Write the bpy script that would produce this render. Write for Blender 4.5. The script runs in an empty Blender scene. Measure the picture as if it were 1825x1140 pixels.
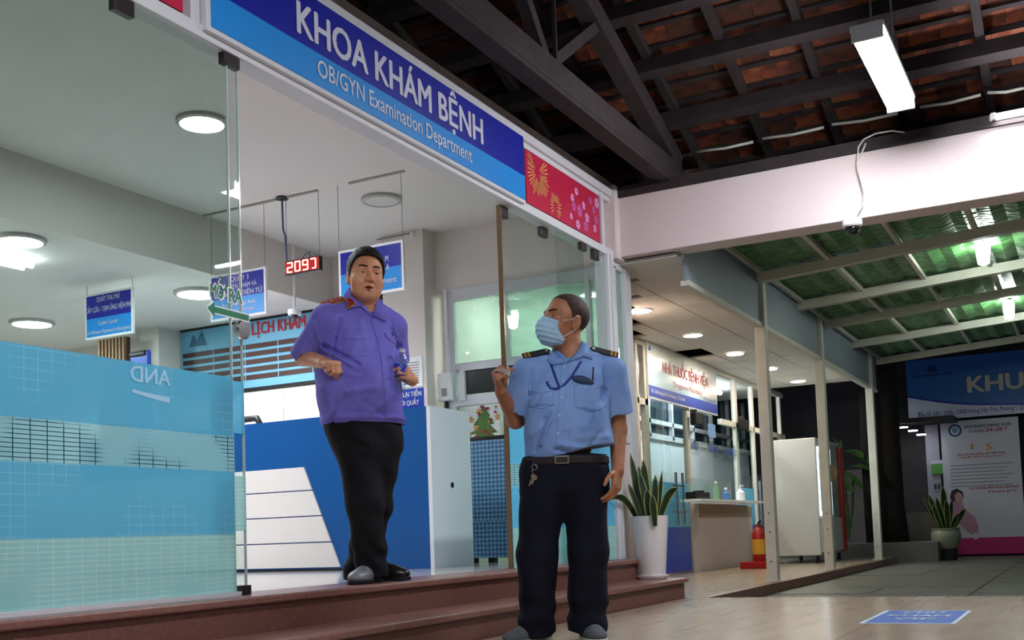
import bpy, bmesh, math, random
import numpy as np
from mathutils import Vector, Matrix
R = math.radians
random.seed(7)
S = bpy.context.scene
COL = S.collection

# ---------------------------------------------------------------- camera
F_PX, CX, CY = 1946.17, 912.5, 824.49
CAM = np.array([0.0, 0.0, 0.50])
RM = np.array([[0.46943728, -0.88226137, -0.03526349],
               [0.04203812, 0.0622244, -0.99717647],
               [0.88196453, 0.4666294, 0.06629907]])
cd = bpy.data.cameras.new('camera')
cam = bpy.data.objects.new('camera', cd)
COL.objects.link(cam)
cd.sensor_width = 36.0
cd.lens = 36.0 * F_PX / 1825.0
cd.shift_y = (CY - 570.0) / 1825.0
cd.clip_start = 0.05
cm = Matrix(((RM[0][0], -RM[1][0], -RM[2][0], CAM[0]),
             (RM[0][1], -RM[1][1], -RM[2][1], CAM[1]),
             (RM[0][2], -RM[1][2], -RM[2][2], CAM[2]),
             (0, 0, 0, 1)))
cam.matrix_world = cm
S.camera = cam

def ray(px, py):
    return RM.T @ np.array([(px - CX) / F_PX, (py - CY) / F_PX, 1.0])
def onX(v, px, py):
    d = ray(px, py); return CAM + d * (v - CAM[0]) / d[0]
def onY(v, px, py):
    d = ray(px, py); return CAM + d * (v - CAM[1]) / d[1]
def onZ(v, px, py):
    d = ray(px, py); return CAM + d * (v - CAM[2]) / d[2]
def onD(dep, px, py):
    return CAM + ray(px, py) * dep

# ---------------------------------------------------------------- world, exposure
W = bpy.data.worlds.new('night'); S.world = W
W.use_nodes = True
W.node_tree.nodes['Background'].inputs[0].default_value = (0.02, 0.024, 0.035, 1)
W.node_tree.nodes['Background'].inputs[1].default_value = 0.6
S.view_settings.view_transform = 'Standard'
S.view_settings.look = 'None'
S.view_settings.exposure = 1.9
S.view_settings.gamma = 1.0
S.view_settings.use_curve_mapping = False

S.cycles.max_bounces = 5; S.cycles.diffuse_bounces = 3; S.cycles.glossy_bounces = 2; S.cycles.transmission_bounces = 2; S.cycles.transparent_max_bounces = 10
S.cycles.caustics_reflective = False; S.cycles.caustics_refractive = False

# lamp strengths (emission of the lamps of the place and of the added batten lamps)
E_DISC, E_PHARM, E_TUBE, E_BULB, E_SHOP = 47.0, 44.0, 31.0, 27.0, 6.0

# ---------------------------------------------------------------- materials
def lin(h):
    h = h.lstrip('#'); out = []
    for i in (0, 2, 4):
        c = int(h[i:i + 2], 16) / 255
        out.append(c / 12.92 if c <= .04045 else ((c + .055) / 1.055) ** 2.4)
    return tuple(out) + (1.0,)
MATS = {}
def mat(name, col='#808080', rough=.6, metal=0.0, spec=.4, var=0.0, vscale=6.0, bump=0.0, bscale=80.0, emit=None, estr=0.0, col2=None, coat=0.0, sss=0.0, stretch=None):
    if name in MATS: return MATS[name]
    m = bpy.data.materials.new(name); m.use_nodes = True
    nt = m.node_tree; N = nt.nodes; L = nt.links
    b = N['Principled BSDF']
    b.inputs['Base Color'].default_value = lin(col)
    b.inputs['Roughness'].default_value = rough
    b.inputs['Metallic'].default_value = metal
    b.inputs['Specular IOR Level'].default_value = spec
    if coat: b.inputs['Coat Weight'].default_value = coat; b.inputs['Coat Roughness'].default_value = .08
    if sss:
        b.inputs['Subsurface Weight'].default_value = sss
        b.inputs['Subsurface Radius'].default_value = (.012, .004, .002)
    tc = mp = None
    if var or bump:
        tc = N.new('ShaderNodeTexCoord'); mp = N.new('ShaderNodeMapping')
        L.new(tc.outputs['Object'], mp.inputs[0])
        if stretch: mp.inputs['Scale'].default_value = stretch
    if var:
        n = N.new('ShaderNodeTexNoise'); n.inputs['Scale'].default_value = vscale
        n.inputs['Detail'].default_value = 5
        L.new(mp.outputs[0], n.inputs[0])
        r = N.new('ShaderNodeValToRGB')
        c1 = lin(col); c2 = lin(col2) if col2 else tuple(x * (1 - var) for x in c1[:3]) + (1,)
        r.color_ramp.elements[0].position = .35; r.color_ramp.elements[1].position = .68
        r.color_ramp.elements[0].color = c2; r.color_ramp.elements[1].color = c1
        L.new(n.outputs[0], r.inputs[0]); L.new(r.outputs[0], b.inputs['Base Color'])
    if bump:
        n = N.new('ShaderNodeTexNoise'); n.inputs['Scale'].default_value = bscale
        n.inputs['Detail'].default_value = 4
        L.new(mp.outputs[0], n.inputs[0])
        bp = N.new('ShaderNodeBump'); bp.inputs['Strength'].default_value = bump; bp.inputs['Distance'].default_value = .01
        L.new(n.outputs[0], bp.inputs['Height']); L.new(bp.outputs[0], b.inputs['Normal'])
    if emit:
        b.inputs['Emission Color'].default_value = lin(emit); b.inputs['Emission Strength'].default_value = estr
    MATS[name] = m
    return m
def glass_mat(name, tint='#eef6f4', refl=1.0, haze=0.0, hcol='#c8d4d2'):
    m = bpy.data.materials.new(name); m.use_nodes = True
    nt = m.node_tree; N = nt.nodes; L = nt.links; N.clear()
    o = N.new('ShaderNodeOutputMaterial')
    t = N.new('ShaderNodeBsdfTransparent'); t.inputs[0].default_value = lin(tint)
    g = N.new('ShaderNodeBsdfGlossy'); g.inputs['Roughness'].default_value = 0.01
    fr = N.new('ShaderNodeFresnel'); fr.inputs[0].default_value = 1.0 + .32 * refl
    mx = N.new('ShaderNodeMixShader')
    ge = N.new('ShaderNodeNewGeometry'); inv = N.new('ShaderNodeMath'); inv.operation = 'SUBTRACT'; inv.inputs[0].default_value = 1.0
    L.new(ge.outputs['Backfacing'], inv.inputs[1])
    fm = N.new('ShaderNodeMath'); fm.operation = 'MULTIPLY'; L.new(fr.outputs[0], fm.inputs[0]); L.new(inv.outputs[0], fm.inputs[1])
    L.new(fm.outputs[0], mx.inputs[0]); L.new(t.outputs[0], mx.inputs[1]); L.new(g.outputs[0], mx.inputs[2])
    last = mx
    if haze:
        d = N.new('ShaderNodeBsdfTranslucent'); d.inputs[0].default_value = lin(hcol)
        d2 = N.new('ShaderNodeBsdfDiffuse'); d2.inputs[0].default_value = lin(hcol)
        dd = N.new('ShaderNodeMixShader'); L.new(d.outputs[0], dd.inputs[1]); L.new(d2.outputs[0], dd.inputs[2])
        tc = N.new('ShaderNodeTexCoord'); n = N.new('ShaderNodeTexNoise'); n.inputs['Scale'].default_value = 1.6
        L.new(tc.outputs['Object'], n.inputs[0])
        mu = N.new('ShaderNodeMath'); mu.operation = 'MULTIPLY'; mu.inputs[1].default_value = haze * 2
        L.new(n.outputs[0], mu.inputs[0])
        m2 = N.new('ShaderNodeMixShader')
        L.new(mu.outputs[0], m2.inputs[0]); L.new(last.outputs[0], m2.inputs[1]); L.new(dd.outputs[0], m2.inputs[2]); last = m2
    L.new(last.outputs[0], o.inputs[0])
    MATS[name] = m
    return m
def film_mat(name, col, line, alpha, lalpha, sx, sz, wx, wz, thr=.42, nscale=2.5):
    """printed translucent window film with a fine grid of lines; X and Z are the film's own axes"""
    m = bpy.data.materials.new(name); m.use_nodes = True
    nt = m.node_tree; N = nt.nodes; L = nt.links; N.clear()
    o = N.new('ShaderNodeOutputMaterial')
    tc = N.new('ShaderNodeTexCoord'); sp = N.new('ShaderNodeSeparateXYZ'); L.new(tc.outputs['Object'], sp.inputs[0])
    def math_(op, a, b=None, v=None):
        n = N.new('ShaderNodeMath'); n.operation = op
        if hasattr(a, 'links'): L.new(a, n.inputs[0])
        else: n.inputs[0].default_value = a
        if b is not None:
            if hasattr(b, 'links'): L.new(b, n.inputs[1])
            else: n.inputs[1].default_value = b
        return n.outputs[0]
    def grid(sock, step, w):
        f = math_('FRACT', math_('DIVIDE', math_('ADD', sock, 100.0), step))
        return math_('LESS_THAN', f, w / step)
    gx = grid(sp.outputs['X'], sx, wx); gz = grid(sp.outputs['Z'], sz, wz)
    g = math_('MAXIMUM', gx, gz)
    nz = N.new('ShaderNodeTexNoise'); nz.inputs['Scale'].default_value = nscale; nz.inputs['Detail'].default_value = 1
    L.new(tc.outputs['Object'], nz.inputs[0])
    msk = N.new('ShaderNodeValToRGB'); msk.color_ramp.elements[0].position = thr; msk.color_ramp.elements[1].position = thr + .06
    L.new(nz.outputs[0], msk.inputs[0])
    g = math_('MULTIPLY', g, msk.outputs[0])
    mixc = N.new('ShaderNodeMixRGB'); L.new(g, mixc.inputs[0])
    mixc.inputs[1].default_value = lin(col); mixc.inputs[2].default_value = lin(line)
    d = N.new('ShaderNodeBsdfDiffuse'); t = N.new('ShaderNodeBsdfTranslucent')
    L.new(mixc.outputs[0], d.inputs[0]); L.new(mixc.outputs[0], t.inputs[0])
    dt = N.new('ShaderNodeMixShader'); dt.inputs[0].default_value = .55
    L.new(d.outputs[0], dt.inputs[1]); L.new(t.outputs[0], dt.inputs[2])
    tr = N.new('ShaderNodeBsdfTransparent'); tr.inputs[0].default_value = (.9, .96, .97, 1)
    al = N.new('ShaderNodeMixRGB'); L.new(g, al.inputs[0])
    al.inputs[1].default_value = (alpha,) * 3 + (1,); al.inputs[2].default_value = (lalpha,) * 3 + (1,)
    mx = N.new('ShaderNodeMixShader'); L.new(al.outputs[0], mx.inputs[0]); L.new(tr.outputs[0], mx.inputs[1]); L.new(dt.outputs[0], mx.inputs[2])
    gl = N.new('ShaderNodeBsdfGlossy'); gl.inputs['Roughness'].default_value = .03
    fr = N.new('ShaderNodeFresnel'); fr.inputs[0].default_value = 1.3
    ge = N.new('ShaderNodeNewGeometry'); fb = math_('MULTIPLY', fr.outputs[0], math_('SUBTRACT', 1.0, ge.outputs['Backfacing']))
    m3 = N.new('ShaderNodeMixShader'); L.new(fb, m3.inputs[0]); L.new(mx.outputs[0], m3.inputs[1]); L.new(gl.outputs[0], m3.inputs[2])
    L.new(m3.outputs[0], o.inputs[0])
    MATS[name] = m
    return m
def M(x):
    return MATS[x] if isinstance(x, str) else x

# ---------------------------------------------------------------- mesh building
ORG = {}
def tag(o, label=None, cat=None, group=None, kind=None):
    if label: o['label'] = label
    if cat: o['category'] = cat
    if group: o['group'] = group
    if kind: o['kind'] = kind
    return o
def empty(name, loc, label=None, cat=None, group=None, kind=None):
    o = bpy.data.objects.new(name, None); COL.objects.link(o)
    o.location = [float(v) for v in loc]; o.empty_display_size = .1
    ORG[o.name] = Vector(o.location)
    return tag(o, label, cat, group, kind)
def link(name, me, material=None, parent=None, loc=None):
    o = bpy.data.objects.new(name, me); COL.objects.link(o)
    if material is not None: me.materials.append(M(material))
    if parent is not None:
        o.parent = parent; ORG[o.name] = ORG[parent.name]
    else:
        l = Vector(loc) if loc is not None else Vector((0, 0, 0))
        o.location = l; ORG[o.name] = l
    return o
class MB:
    def __init__(s): s.v = []; s.f = []
    def add(s, vs, fs):
        n = len(s.v); s.v += [tuple(float(c) for c in v) for v in vs]; s.f += [[i + n for i in f] for f in fs]; return s
    def box(s, a, b):
        x0, x1 = sorted((a[0], b[0])); y0, y1 = sorted((a[1], b[1])); z0, z1 = sorted((a[2], b[2]))
        return s.add([(x0, y0, z0), (x1, y0, z0), (x1, y1, z0), (x0, y1, z0), (x0, y0, z1), (x1, y0, z1), (x1, y1, z1), (x0, y1, z1)],
                     [(0, 3, 2, 1), (4, 5, 6, 7), (0, 1, 5, 4), (1, 2, 6, 5), (2, 3, 7, 6), (3, 0, 4, 7)])
    def hexa(s, p):
        return s.add(p, [(0, 3, 2, 1), (4, 5, 6, 7), (0, 1, 5, 4), (1, 2, 6, 5), (2, 3, 7, 6), (3, 0, 4, 7)])
    def bar(s, a, b, w, h, up=(0, 0, 1)):
        a = Vector(a); b = Vector(b); d = (b - a).normalized(); u = Vector(up)
        r = d.cross(u)
        if r.length < 1e-5: r = d.cross(Vector((0, 1, 0)))
        r.normalize(); u = r.cross(d).normalized()
        r *= w / 2; u *= h / 2
        return s.hexa([a - r - u, b - r - u, b + r - u, a + r - u, a - r + u, b - r + u, b + r + u, a + r + u])
    def prism(s, pts, off):
        n = len(pts); off = Vector(off); pts = [Vector(p) for p in pts]
        vs = pts + [p + off for p in pts]
        fs = [list(range(n))[::-1], list(range(n, 2 * n))] + [(i, (i + 1) % n, n + (i + 1) % n, n + i) for i in range(n)]
        return s.add(vs, fs)
    def tube(s, pts, rad, n=10, cap=True):
        pts = [Vector(p) for p in pts]
        rads = rad if isinstance(rad, (list, tuple)) else [rad] * len(pts)
        base = len(s.v); vs = []; prev = None
        for i, p in enumerate(pts):
            d = (pts[min(i + 1, len(pts) - 1)] - pts[max(i - 1, 0)]).normalized()
            if prev is None:
                ref = Vector((0, 0, 1)) if abs(d.z) < .9 else Vector((1, 0, 0))
                u = d.cross(ref).normalized()
            else:
                u = (prev - d * prev.dot(d)).normalized()
            prev = u; w = d.cross(u)
            for k in range(n):
                a = 2 * math.pi * k / n
                vs.append(p + (u * math.cos(a) + w * math.sin(a)) * rads[i])
        fs = []
        for i in range(len(pts) - 1):
            for k in range(n):
                fs.append((i * n + k, i * n + (k + 1) % n, (i + 1) * n + (k + 1) % n, (i + 1) * n + k))
        if cap:
            fs.append(tuple(range(n))[::-1]); fs.append(tuple((len(pts) - 1) * n + k for k in range(n)))
        return s.add(vs, fs)
    def lathe(s, c, prof, n=24, axis='Z'):
        vs = []; fs = []
        for (r, h) in prof:
            for k in range(n):
                a = 2 * math.pi * k / n; x, y = r * math.cos(a), r * math.sin(a)
                vs.append((c[0] + x, c[1] + y, c[2] + h) if axis == 'Z' else (c[0] + h, c[1] + x, c[2] + y) if axis == 'X' else (c[0] + x, c[1] + h, c[2] + y))
        m = len(prof)
        for i in range(m - 1):
            for k in range(n):
                fs.append((i * n + k, i * n + (k + 1) % n, (i + 1) * n + (k + 1) % n, (i + 1) * n + k))
        if prof[0][0] > 1e-6 and prof[-1][0] > 1e-6:      # a ring: join the last circle to the first
            for k in range(n): fs.append(((m - 1) * n + k, (m - 1) * n + (k + 1) % n, (k + 1) % n, k))
        else:
            if prof[0][0] > 1e-6: fs.append(tuple(range(n))[::-1])
            if prof[-1][0] > 1e-6: fs.append(tuple((m - 1) * n + k for k in range(n)))
        return s.add(vs, fs)
    def build(s, name, material, parent=None, loc=None, smooth=False, bevel=0.0):
        me = bpy.data.meshes.new(name)
        if parent is not None: o_ = ORG[parent.name]
        elif loc is not None: o_ = Vector(loc)
        else:
            a = np.array(s.v); o_ = Vector(((a[:, 0].min() + a[:, 0].max()) / 2, (a[:, 1].min() + a[:, 1].max()) / 2, a[:, 2].min()))
        me.from_pydata([(v[0] - o_.x, v[1] - o_.y, v[2] - o_.z) for v in s.v], [], s.f)
        bm = bmesh.new(); bm.from_mesh(me); bmesh.ops.recalc_face_normals(bm, faces=bm.faces)
        bm.to_mesh(me); bm.free()
        if smooth:
            for p in me.polygons: p.use_smooth = True
        me.update()
        o = link(name, me, material, parent, o_)
        if smooth == 'auto':
            me.set_sharp_from_angle(angle=R(38))
        if bevel:
            md = o.modifiers.new('soft edge', 'BEVEL'); md.width = bevel; md.segments = 2; md.limit_method = 'ANGLE'
        return o
def box(name, a, b, material, parent=None, bevel=0.0, **k):
    return MB().box(a, b).build(name, material, parent, bevel=bevel, **k)

TEXTS = {}
def text_mesh(txt, bold=0.0, ext=.0):
    key = (txt, bold, ext)
    if key in TEXTS: return TEXTS[key]
    cu = bpy.data.curves.new('lettering', 'FONT'); cu.body = txt; cu.size = 1.0
    cu.offset = bold; cu.extrude = ext; cu.resolution_u = 3; cu.align_x = 'LEFT'
    o = bpy.data.objects.new('tmp', cu); COL.objects.link(o)
    dg = bpy.context.evaluated_depsgraph_get()
    me = bpy.data.meshes.new_from_object(o.evaluated_get(dg))
    bpy.data.objects.remove(o)
    a = np.array([v.co[:] for v in me.vertices]) if len(me.vertices) else np.zeros((1, 3))
    TEXTS[key] = (me, a)
    return TEXTS[key]
def text(txt, org, right, up, height, material, parent, width=None, bold=0.0, name='lettering', align='L', cap=None, thick=.0015):
    """flat lettering with its lower left corner (of the cap-height box) at org; right/up span its plane. height = height of a capital letter"""
    me, a = text_mesh(txt)
    right = Vector(right).normalized(); up = Vector(up).normalized(); nrm = right.cross(up)
    k = height / .727
    x0, x1 = a[:, 0].min(), a[:, 0].max()
    kx = k if width is None else width / max(x1 - x0, 1e-6)
    wd = (x1 - x0) * kx
    sh = {'L': 0, 'C': -wd / 2, 'R': -wd}[align]
    o_ = Vector([float(c) for c in org]); base = ORG[parent.name]
    m2 = bpy.data.meshes.new(name)
    vs = [o_ - base + right * ((v[0] - x0) * kx + sh) + up * (v[1] * k) + nrm * thick for v in a]
    fcs = [tuple(p.vertices) for p in me.polygons]; n0 = len(vs)
    if bold:   # heavier strokes: the same letters again, shifted by a fraction of their stroke
        d = bold * k * .9; out = list(vs); of = list(fcs)
        for i, (u, w) in enumerate([(d, 0), (-d, 0), (0, d * .6), (0, -d * .6)]):
            out += [v + right * u + up * w + nrm * .00025 * (i + 1) for v in vs]; of += [tuple(j + n0 * (i + 1) for j in f) for f in fcs]
        vs, fcs = out, of
    m2.from_pydata(vs, [], fcs)
    return link(name, m2, material, parent)
def copy_tree(o, dx, parent=None):
    c = o.copy(); COL.objects.link(c); c.parent = parent
    if parent is None:
        c.location = Vector(o.location) + Vector(dx); ORG[c.name] = Vector(c.location)
    else: ORG[c.name] = ORG[parent.name]
    for ch in [k for k in o.children]: copy_tree(ch, dx, c)
    return c
# ---------------------------------------------------------------- palette
mat('tile_beige', '#ad9b84', .22, spec=.5, var=.16, vscale=3.0, stretch=(.6, 4, 1))
mat('joint', '#7d7266', .8)
mat('granite', '#7d5348', .34, spec=.5, var=.28, vscale=60, bump=.12, bscale=140)
mat('granite_edge', '#93655a', .3, spec=.5, var=.3, vscale=60, bump=.1, bscale=140)
mat('floor_gloss', '#d8d3d0', .10, spec=.6)
mat('slab_grey', '#6c6c64', .5, spec=.35, var=.3, vscale=7, bump=.35, bscale=26)
mat('pave_base', '#3f403b', .9)
mat('plaster', '#e2d9d1', .85, bump=.04, bscale=60)
mat('ceiling_paint', '#ddd6d0', .85)
mat('beam_plaster', '#e0d0cd', .8, bump=.22, bscale=45)
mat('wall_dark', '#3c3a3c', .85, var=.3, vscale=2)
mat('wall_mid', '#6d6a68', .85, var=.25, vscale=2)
mat('alu', '#d9d9dc', .4, spec=.5)
mat('steel_white', '#d5d2c6', .5, var=.1, vscale=8)
mat('panel_white', '#d7d4cc', .8)
mat('tbar', '#a9a69f', .6)
mat('timber', '#393030', .75, var=.35, vscale=9, bump=.2, bscale=30)
mat('terracotta', '#a4532f', .85, var=.5, vscale=9, col2='#553024', bump=.4, bscale=30)
mat('terracotta_pale', '#a36a4c', .85, var=.5, vscale=9, col2='#7a3d28', bump=.4, bscale=30)
mat('terracotta_dark', '#643522', .85, var=.5, vscale=9, col2='#3d241c', bump=.4, bscale=30)
mat('black', '#0d0d10', .5)
mat('black_soft', '#17171a', .85)
mat('clamp', '#4a4444', .4, metal=.7)
mat('chrome', '#c9c9c9', .15, metal=1)
mat('white', '#f2f2f2', .5)
mat('white_gloss', '#e9edee', .18, spec=.5)
mat('blue_dark', '#14209a', .4)
mat('blue_mid', '#1f8fe0', .4)
mat('blue_counter', '#13579b', .25, spec=.5)
mat('blue_strip', '#1e45b8', .4)
mat('green_text', '#10794f', .5)
mat('red_panel', '#c41f45', .45, var=.08, vscale=3)
mat('gold', '#e9c46a', .5)
mat('petal', '#e59ad0', .5)
mat('petal_deep', '#cf5fa8', .5)
mat('red_text', '#b01f2b', .5)
mat('grey_wire', '#77777a', .5, metal=.4)
mat('cable_white', '#d5d2c6', .6)
glass_mat('glass_clear', '#f1f7f5', 1.0)
glass_mat('glass_plain', '#eef5f3', 1.0)
glass_mat('glass_green', '#dcece5', 1.2, haze=.22, hcol='#d5e8df')
glass_mat('glass_edge', '#7fa99a', 1.6, haze=.2, hcol='#8d7d66')
film_mat('film_solid', '#86dcf8', '#b5ecfb', .82, .86, .055, .035, .0025, .0025, thr=.5)
film_mat('film_grid_dark', '#c0eff6', '#1d5a72', .66, .85, .067, .0155, .004, .0028, thr=.36)
film_mat('film_grid_pale', '#c2f0f0', '#e9fbf4', .70, .85, .06, .018, .003, .003, thr=.40)

YS, FZ = 3.10, .295
def struct(o): o['kind'] = 'structure'; return o

# ---------------------------------------------------------------- ground
fl = struct(empty('floor', (5, 0, -.02)))
box('floor_bed', (-3, -6, -.12), (7.72, 2.66, -.008), 'joint', fl)
tile_me = None
T = .82
for i in range(14):
    for j in range(11):
        x1 = 7.72 - i * T; y1 = 2.66 - j * T
        if x1 - T < -3: continue
        o = MB().box((x1 - T + .0015, y1 - T + .0015, -.01), (x1 - .0015, y1 - .0015, 0)) if tile_me is None else None
        if tile_me is None:
            ob = o.build('floor_tile', 'tile_beige', fl); tile_me = ob.data; base0 = (x1, y1)
        else:
            ob = bpy.data.objects.new('floor_tile', tile_me); COL.objects.link(ob); ob.parent = fl
            ob.location = (x1 - base0[0], y1 - base0[1], 0); ORG[ob.name] = ORG[fl.name]
pf = struct(empty('floor_pharmacy', (12, 3.2, -.08)))
box('floor_slab', (7.72, 2.56, -.2), (16.6, 4.9, 0), 'tile_beige', pf)
box('kerb', (7.72, 2.49, -.2), (15.75, 2.56, .004), 'granite', pf, bevel=.006)
pv = struct(empty('floor_pavement', (14, 0, -.1)))
box('pavement_bed', (7.72, -9, -.25), (30, 2.49, -.092), 'pave_base', pv)
sm = None
for i in range(14):
    for j in range(9):
        x0 = 7.74 + i * .8; y1 = 2.48 - j * .8
        if sm is None:
            ob = MB().box((x0, y1 - .792, -.12), (x0 + .792, y1, -.08)).build('paving_slab', 'slab_grey', pv, bevel=.004); sm = ob.data; b0 = (x0, y1)
        else:
            ob = bpy.data.objects.new('paving_slab', sm); COL.objects.link(ob); ob.parent = pv
            ob.location = (x0 - b0[0], y1 - b0[1], random.uniform(-.003, .002)); ORG[ob.name] = ORG[pv.name]
# stairs
st = struct(empty('floor_steps', (4, 2.9, 0)))
box('riser', (-3, 2.68, -.01), (7.70, 2.95, .112), 'granite', st)
box('tread', (-3, 2.655, .112), (7.74, 3.0, .145), 'granite_edge', st, bevel=.008)
box('riser', (-3, 2.98, .10), (7.52, 3.10, .262), 'granite', st)
box('tread', (-3, 2.955, .262), (7.56, 3.30, FZ), 'granite_edge', st, bevel=.008)
struct(box('floor_hall', (-1, 3.30, .1), (8.05, 11, FZ), 'floor_gloss'))
struct(MB().prism([(8.05, 3.3, .1), (9.1, 3.68, .1), (9.1, 4.8, .1), (8.05, 4.8, .1)], (0, 0, FZ - .1)).build('floor_side_room', 'floor_gloss'))
# side block that carries the end of the landing
struct(box('wall_plinth', (7.56, 3.0, .0), (7.72, 3.34, .30), 'beam_plaster'))

# ---------------------------------------------------------------- hall shell
struct(box('ceiling', (-1, 3.2, 3.10), (9.6, 6.04, 3.25), 'ceiling_paint'))
struct(box('ceiling_lower', (-1, 6.14, 2.645), (9.6, 11, 2.8), 'ceiling_paint'))
struct(box('wall_drop', (-1, 6.04, 2.645), (9.6, 6.14, 3.2), 'plaster'))
struct(box('wall_back', (8.02, 5.1, 0), (8.2, 11, 3.2), 'plaster'))
struct(box('wall_far', (-1, 10.8, 0), (9.5, 11, 3.2), 'plaster'))
struct(box('wall_near', (-1.2, 3.1, 0), (-1, 11, 3.2), 'plaster'))
pil_l = onX(7.66, 683, 560)[1]; pil_r = onX(7.66, 757, 560)[1]
struct(box('pillar', (7.66, pil_r, FZ), (8.1, pil_l, 3.10), 'plaster'))
lint = onX(7.85, 800, 517)[2]
struct(box('wall_lintel', (7.85, 3.2, lint), (8.0, pil_r + .1, 3.10), 'plaster'))
# room seen beyond the inner window
mat('pale_green', '#d3e2d9', .8)
struct(box('wall_side_room', (9.0, 3.6, 0), (9.1, 4.8, 3.1), 'pale_green'))
struct(MB().prism([(8.0, 3.22, 2.75), (9.05, 3.62, 2.75), (9.05, 4.75, 2.75), (8.0, 4.75, 2.75)], (0, 0, .1)).build('ceiling_side_room', 'ceiling_paint'))
struct(box('wall_side_room_end', (8.0, 4.72, 0), (9.1, 4.8, 2.8), 'plaster'))
mat('room_lamp', '#ffffff', .4, emit='#f1fff8', estr=26.0)
rl = empty('ceiling_disc_lamp', (8.45, 4.15, 2.74), 'round lamp on the ceiling of the side room behind the inner window', 'lamp', 'round ceiling lamps of the hall')
MB().lathe((8.45, 4.15, 2.722), [(0, 0), (.13, 0), (.13, .014), (0, .014)], 28).build('diffuser', 'room_lamp', rl); MB().lathe((8.45, 4.15, 2.718), [(.131, 0), (.15, .008), (.15, .03), (.131, .03)], 28).build('rim', 'white', rl)
struct(MB().prism([(7.96, 3.17, 0), (10.8, 4.2, 0), (10.8, 4.3, 0), (7.96, 3.27, 0)], (0, 0, 3.1)).build('wall_pharmacy_side', 'beam_plaster'))

# ---------------------------------------------------------------- storefront header
hd = struct(empty('trim_header', (5, YS, 2.57)))
box('rail', (1.0, YS - .02, 2.565), (7.62, YS + .08, 2.622), 'alu', hd, bevel=.004)
box('rail', (1.0, YS - .012, 2.60), (7.62, YS + .0, 2.612), 'alu', hd, bevel=.002)
box('rail', (1.0, YS - .03, 3.03), (7.58, YS + .08, 3.09), 'alu', hd, bevel=.004)
box('rail', (1.0, YS - .005, 2.995), (7.58, YS + .06, 3.03), 'alu', hd)
for x in (3.20, 7.39):
    box('stile', (x, YS - .015, 2.62), (x + .05, YS + .07, 3.04), 'alu', hd, bevel=.003)
box('backing', (1.0, YS + .05, 2.6), (7.58, YS + .09, 3.09), 'plaster', hd)
struct(box('trim_roof_gap', (-1, 3.2, 3.09), (8.0, 3.3, 3.16), 'plaster'))

def red_panel(name, x0, x1, label):
    rp = empty(name, ((x0 + x1) / 2, YS, 2.64), label, 'panel')
    box('sheet', (x0, YS - .002, 2.64), (x1, YS + .04, 2.998), 'red_panel', rp)
    return rp
rp = red_panel('festive_panel', 6.19, 7.38, 'red festive panel with fireworks and pink blossoms at the end of the blue sign')
def burst(par, cx, cz, r0, r1, n, name='firework_print', a0=0, a1=360, m='gold'):
    b = MB(); rnd = random.Random(int(cx * 100))
    for i in range(n):
        a = R(a0 + (a1 - a0) * (i + .3 * rnd.random()) / n); ra = r0 + (r1 - r0) * .35 * rnd.random(); rb = r1 * (.75 + .25 * rnd.random())
        c, s = math.cos(a), math.sin(a); w = .004
        p = [(cx + c * ra - s * w * .4, YS - .004, cz + s * ra + c * w * .4), (cx + c * ra + s * w * .4, YS - .004, cz + s * ra - c * w * .4),
             (cx + c * rb + s * w, YS - .004, cz + s * rb - c * w), (cx + c * (rb + .012), YS - .004, cz + s * (rb + .012)), (cx + c * rb - s * w, YS - .004, cz + s * rb + c * w)]
        if min(q[0] for q in p) < 6.195 or max(q[2] for q in p) > 2.995 or min(q[2] for q in p) < 2.645: continue
        b.add(p, [(0, 1, 2, 3, 4)])
    b.build(name, m, par)
burst(rp, 6.36, 2.88, .03, .17, 34)
burst(rp, 6.62, 2.72, .02, .09, 20)
def blossom(par, cx, cz, r, m, rot):
    b = MB()
    for k in range(5):
        a = rot + k * 2 * math.pi / 5; px, pz = cx + math.cos(a) * r * .6, cz + math.sin(a) * r * .6
        b.add([(px + math.cos(t) * r * .45, YS - .004 - .0004 * k, pz + math.sin(t) * r * .45) for t in [q * math.pi / 4 for q in range(8)]], [tuple(range(8))])
    b.build('blossom_print', m, par)
rnd = random.Random(3)
for (px, py, r) in [(1020, 352, .03), (1027, 341, .03), (1023, 368, .034), (1033, 376, .045), (1040, 366, .03), (1046, 388, .035), (1030, 400, .035), (1044, 403, .04), (1052, 358, .03), (1058, 375, .03), (1063, 362, .04), (1062, 392, .035), (1049, 412, .03), (1060, 407, .03), (1018, 385, .025), (1054, 420, .025)]:
    p = onY(YS - .004, px, py)
    if 6.25 < p[0] < 7.34 and 2.68 < p[2] < 2.96: blossom(rp, p[0], p[2], r, rnd.choice(['petal', 'petal', 'petal_deep']), rnd.random() * 6)
red_panel('festive_panel', 1.2, 3.17, 'red festive panel above the left glass pane, cut by the frame top')

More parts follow.
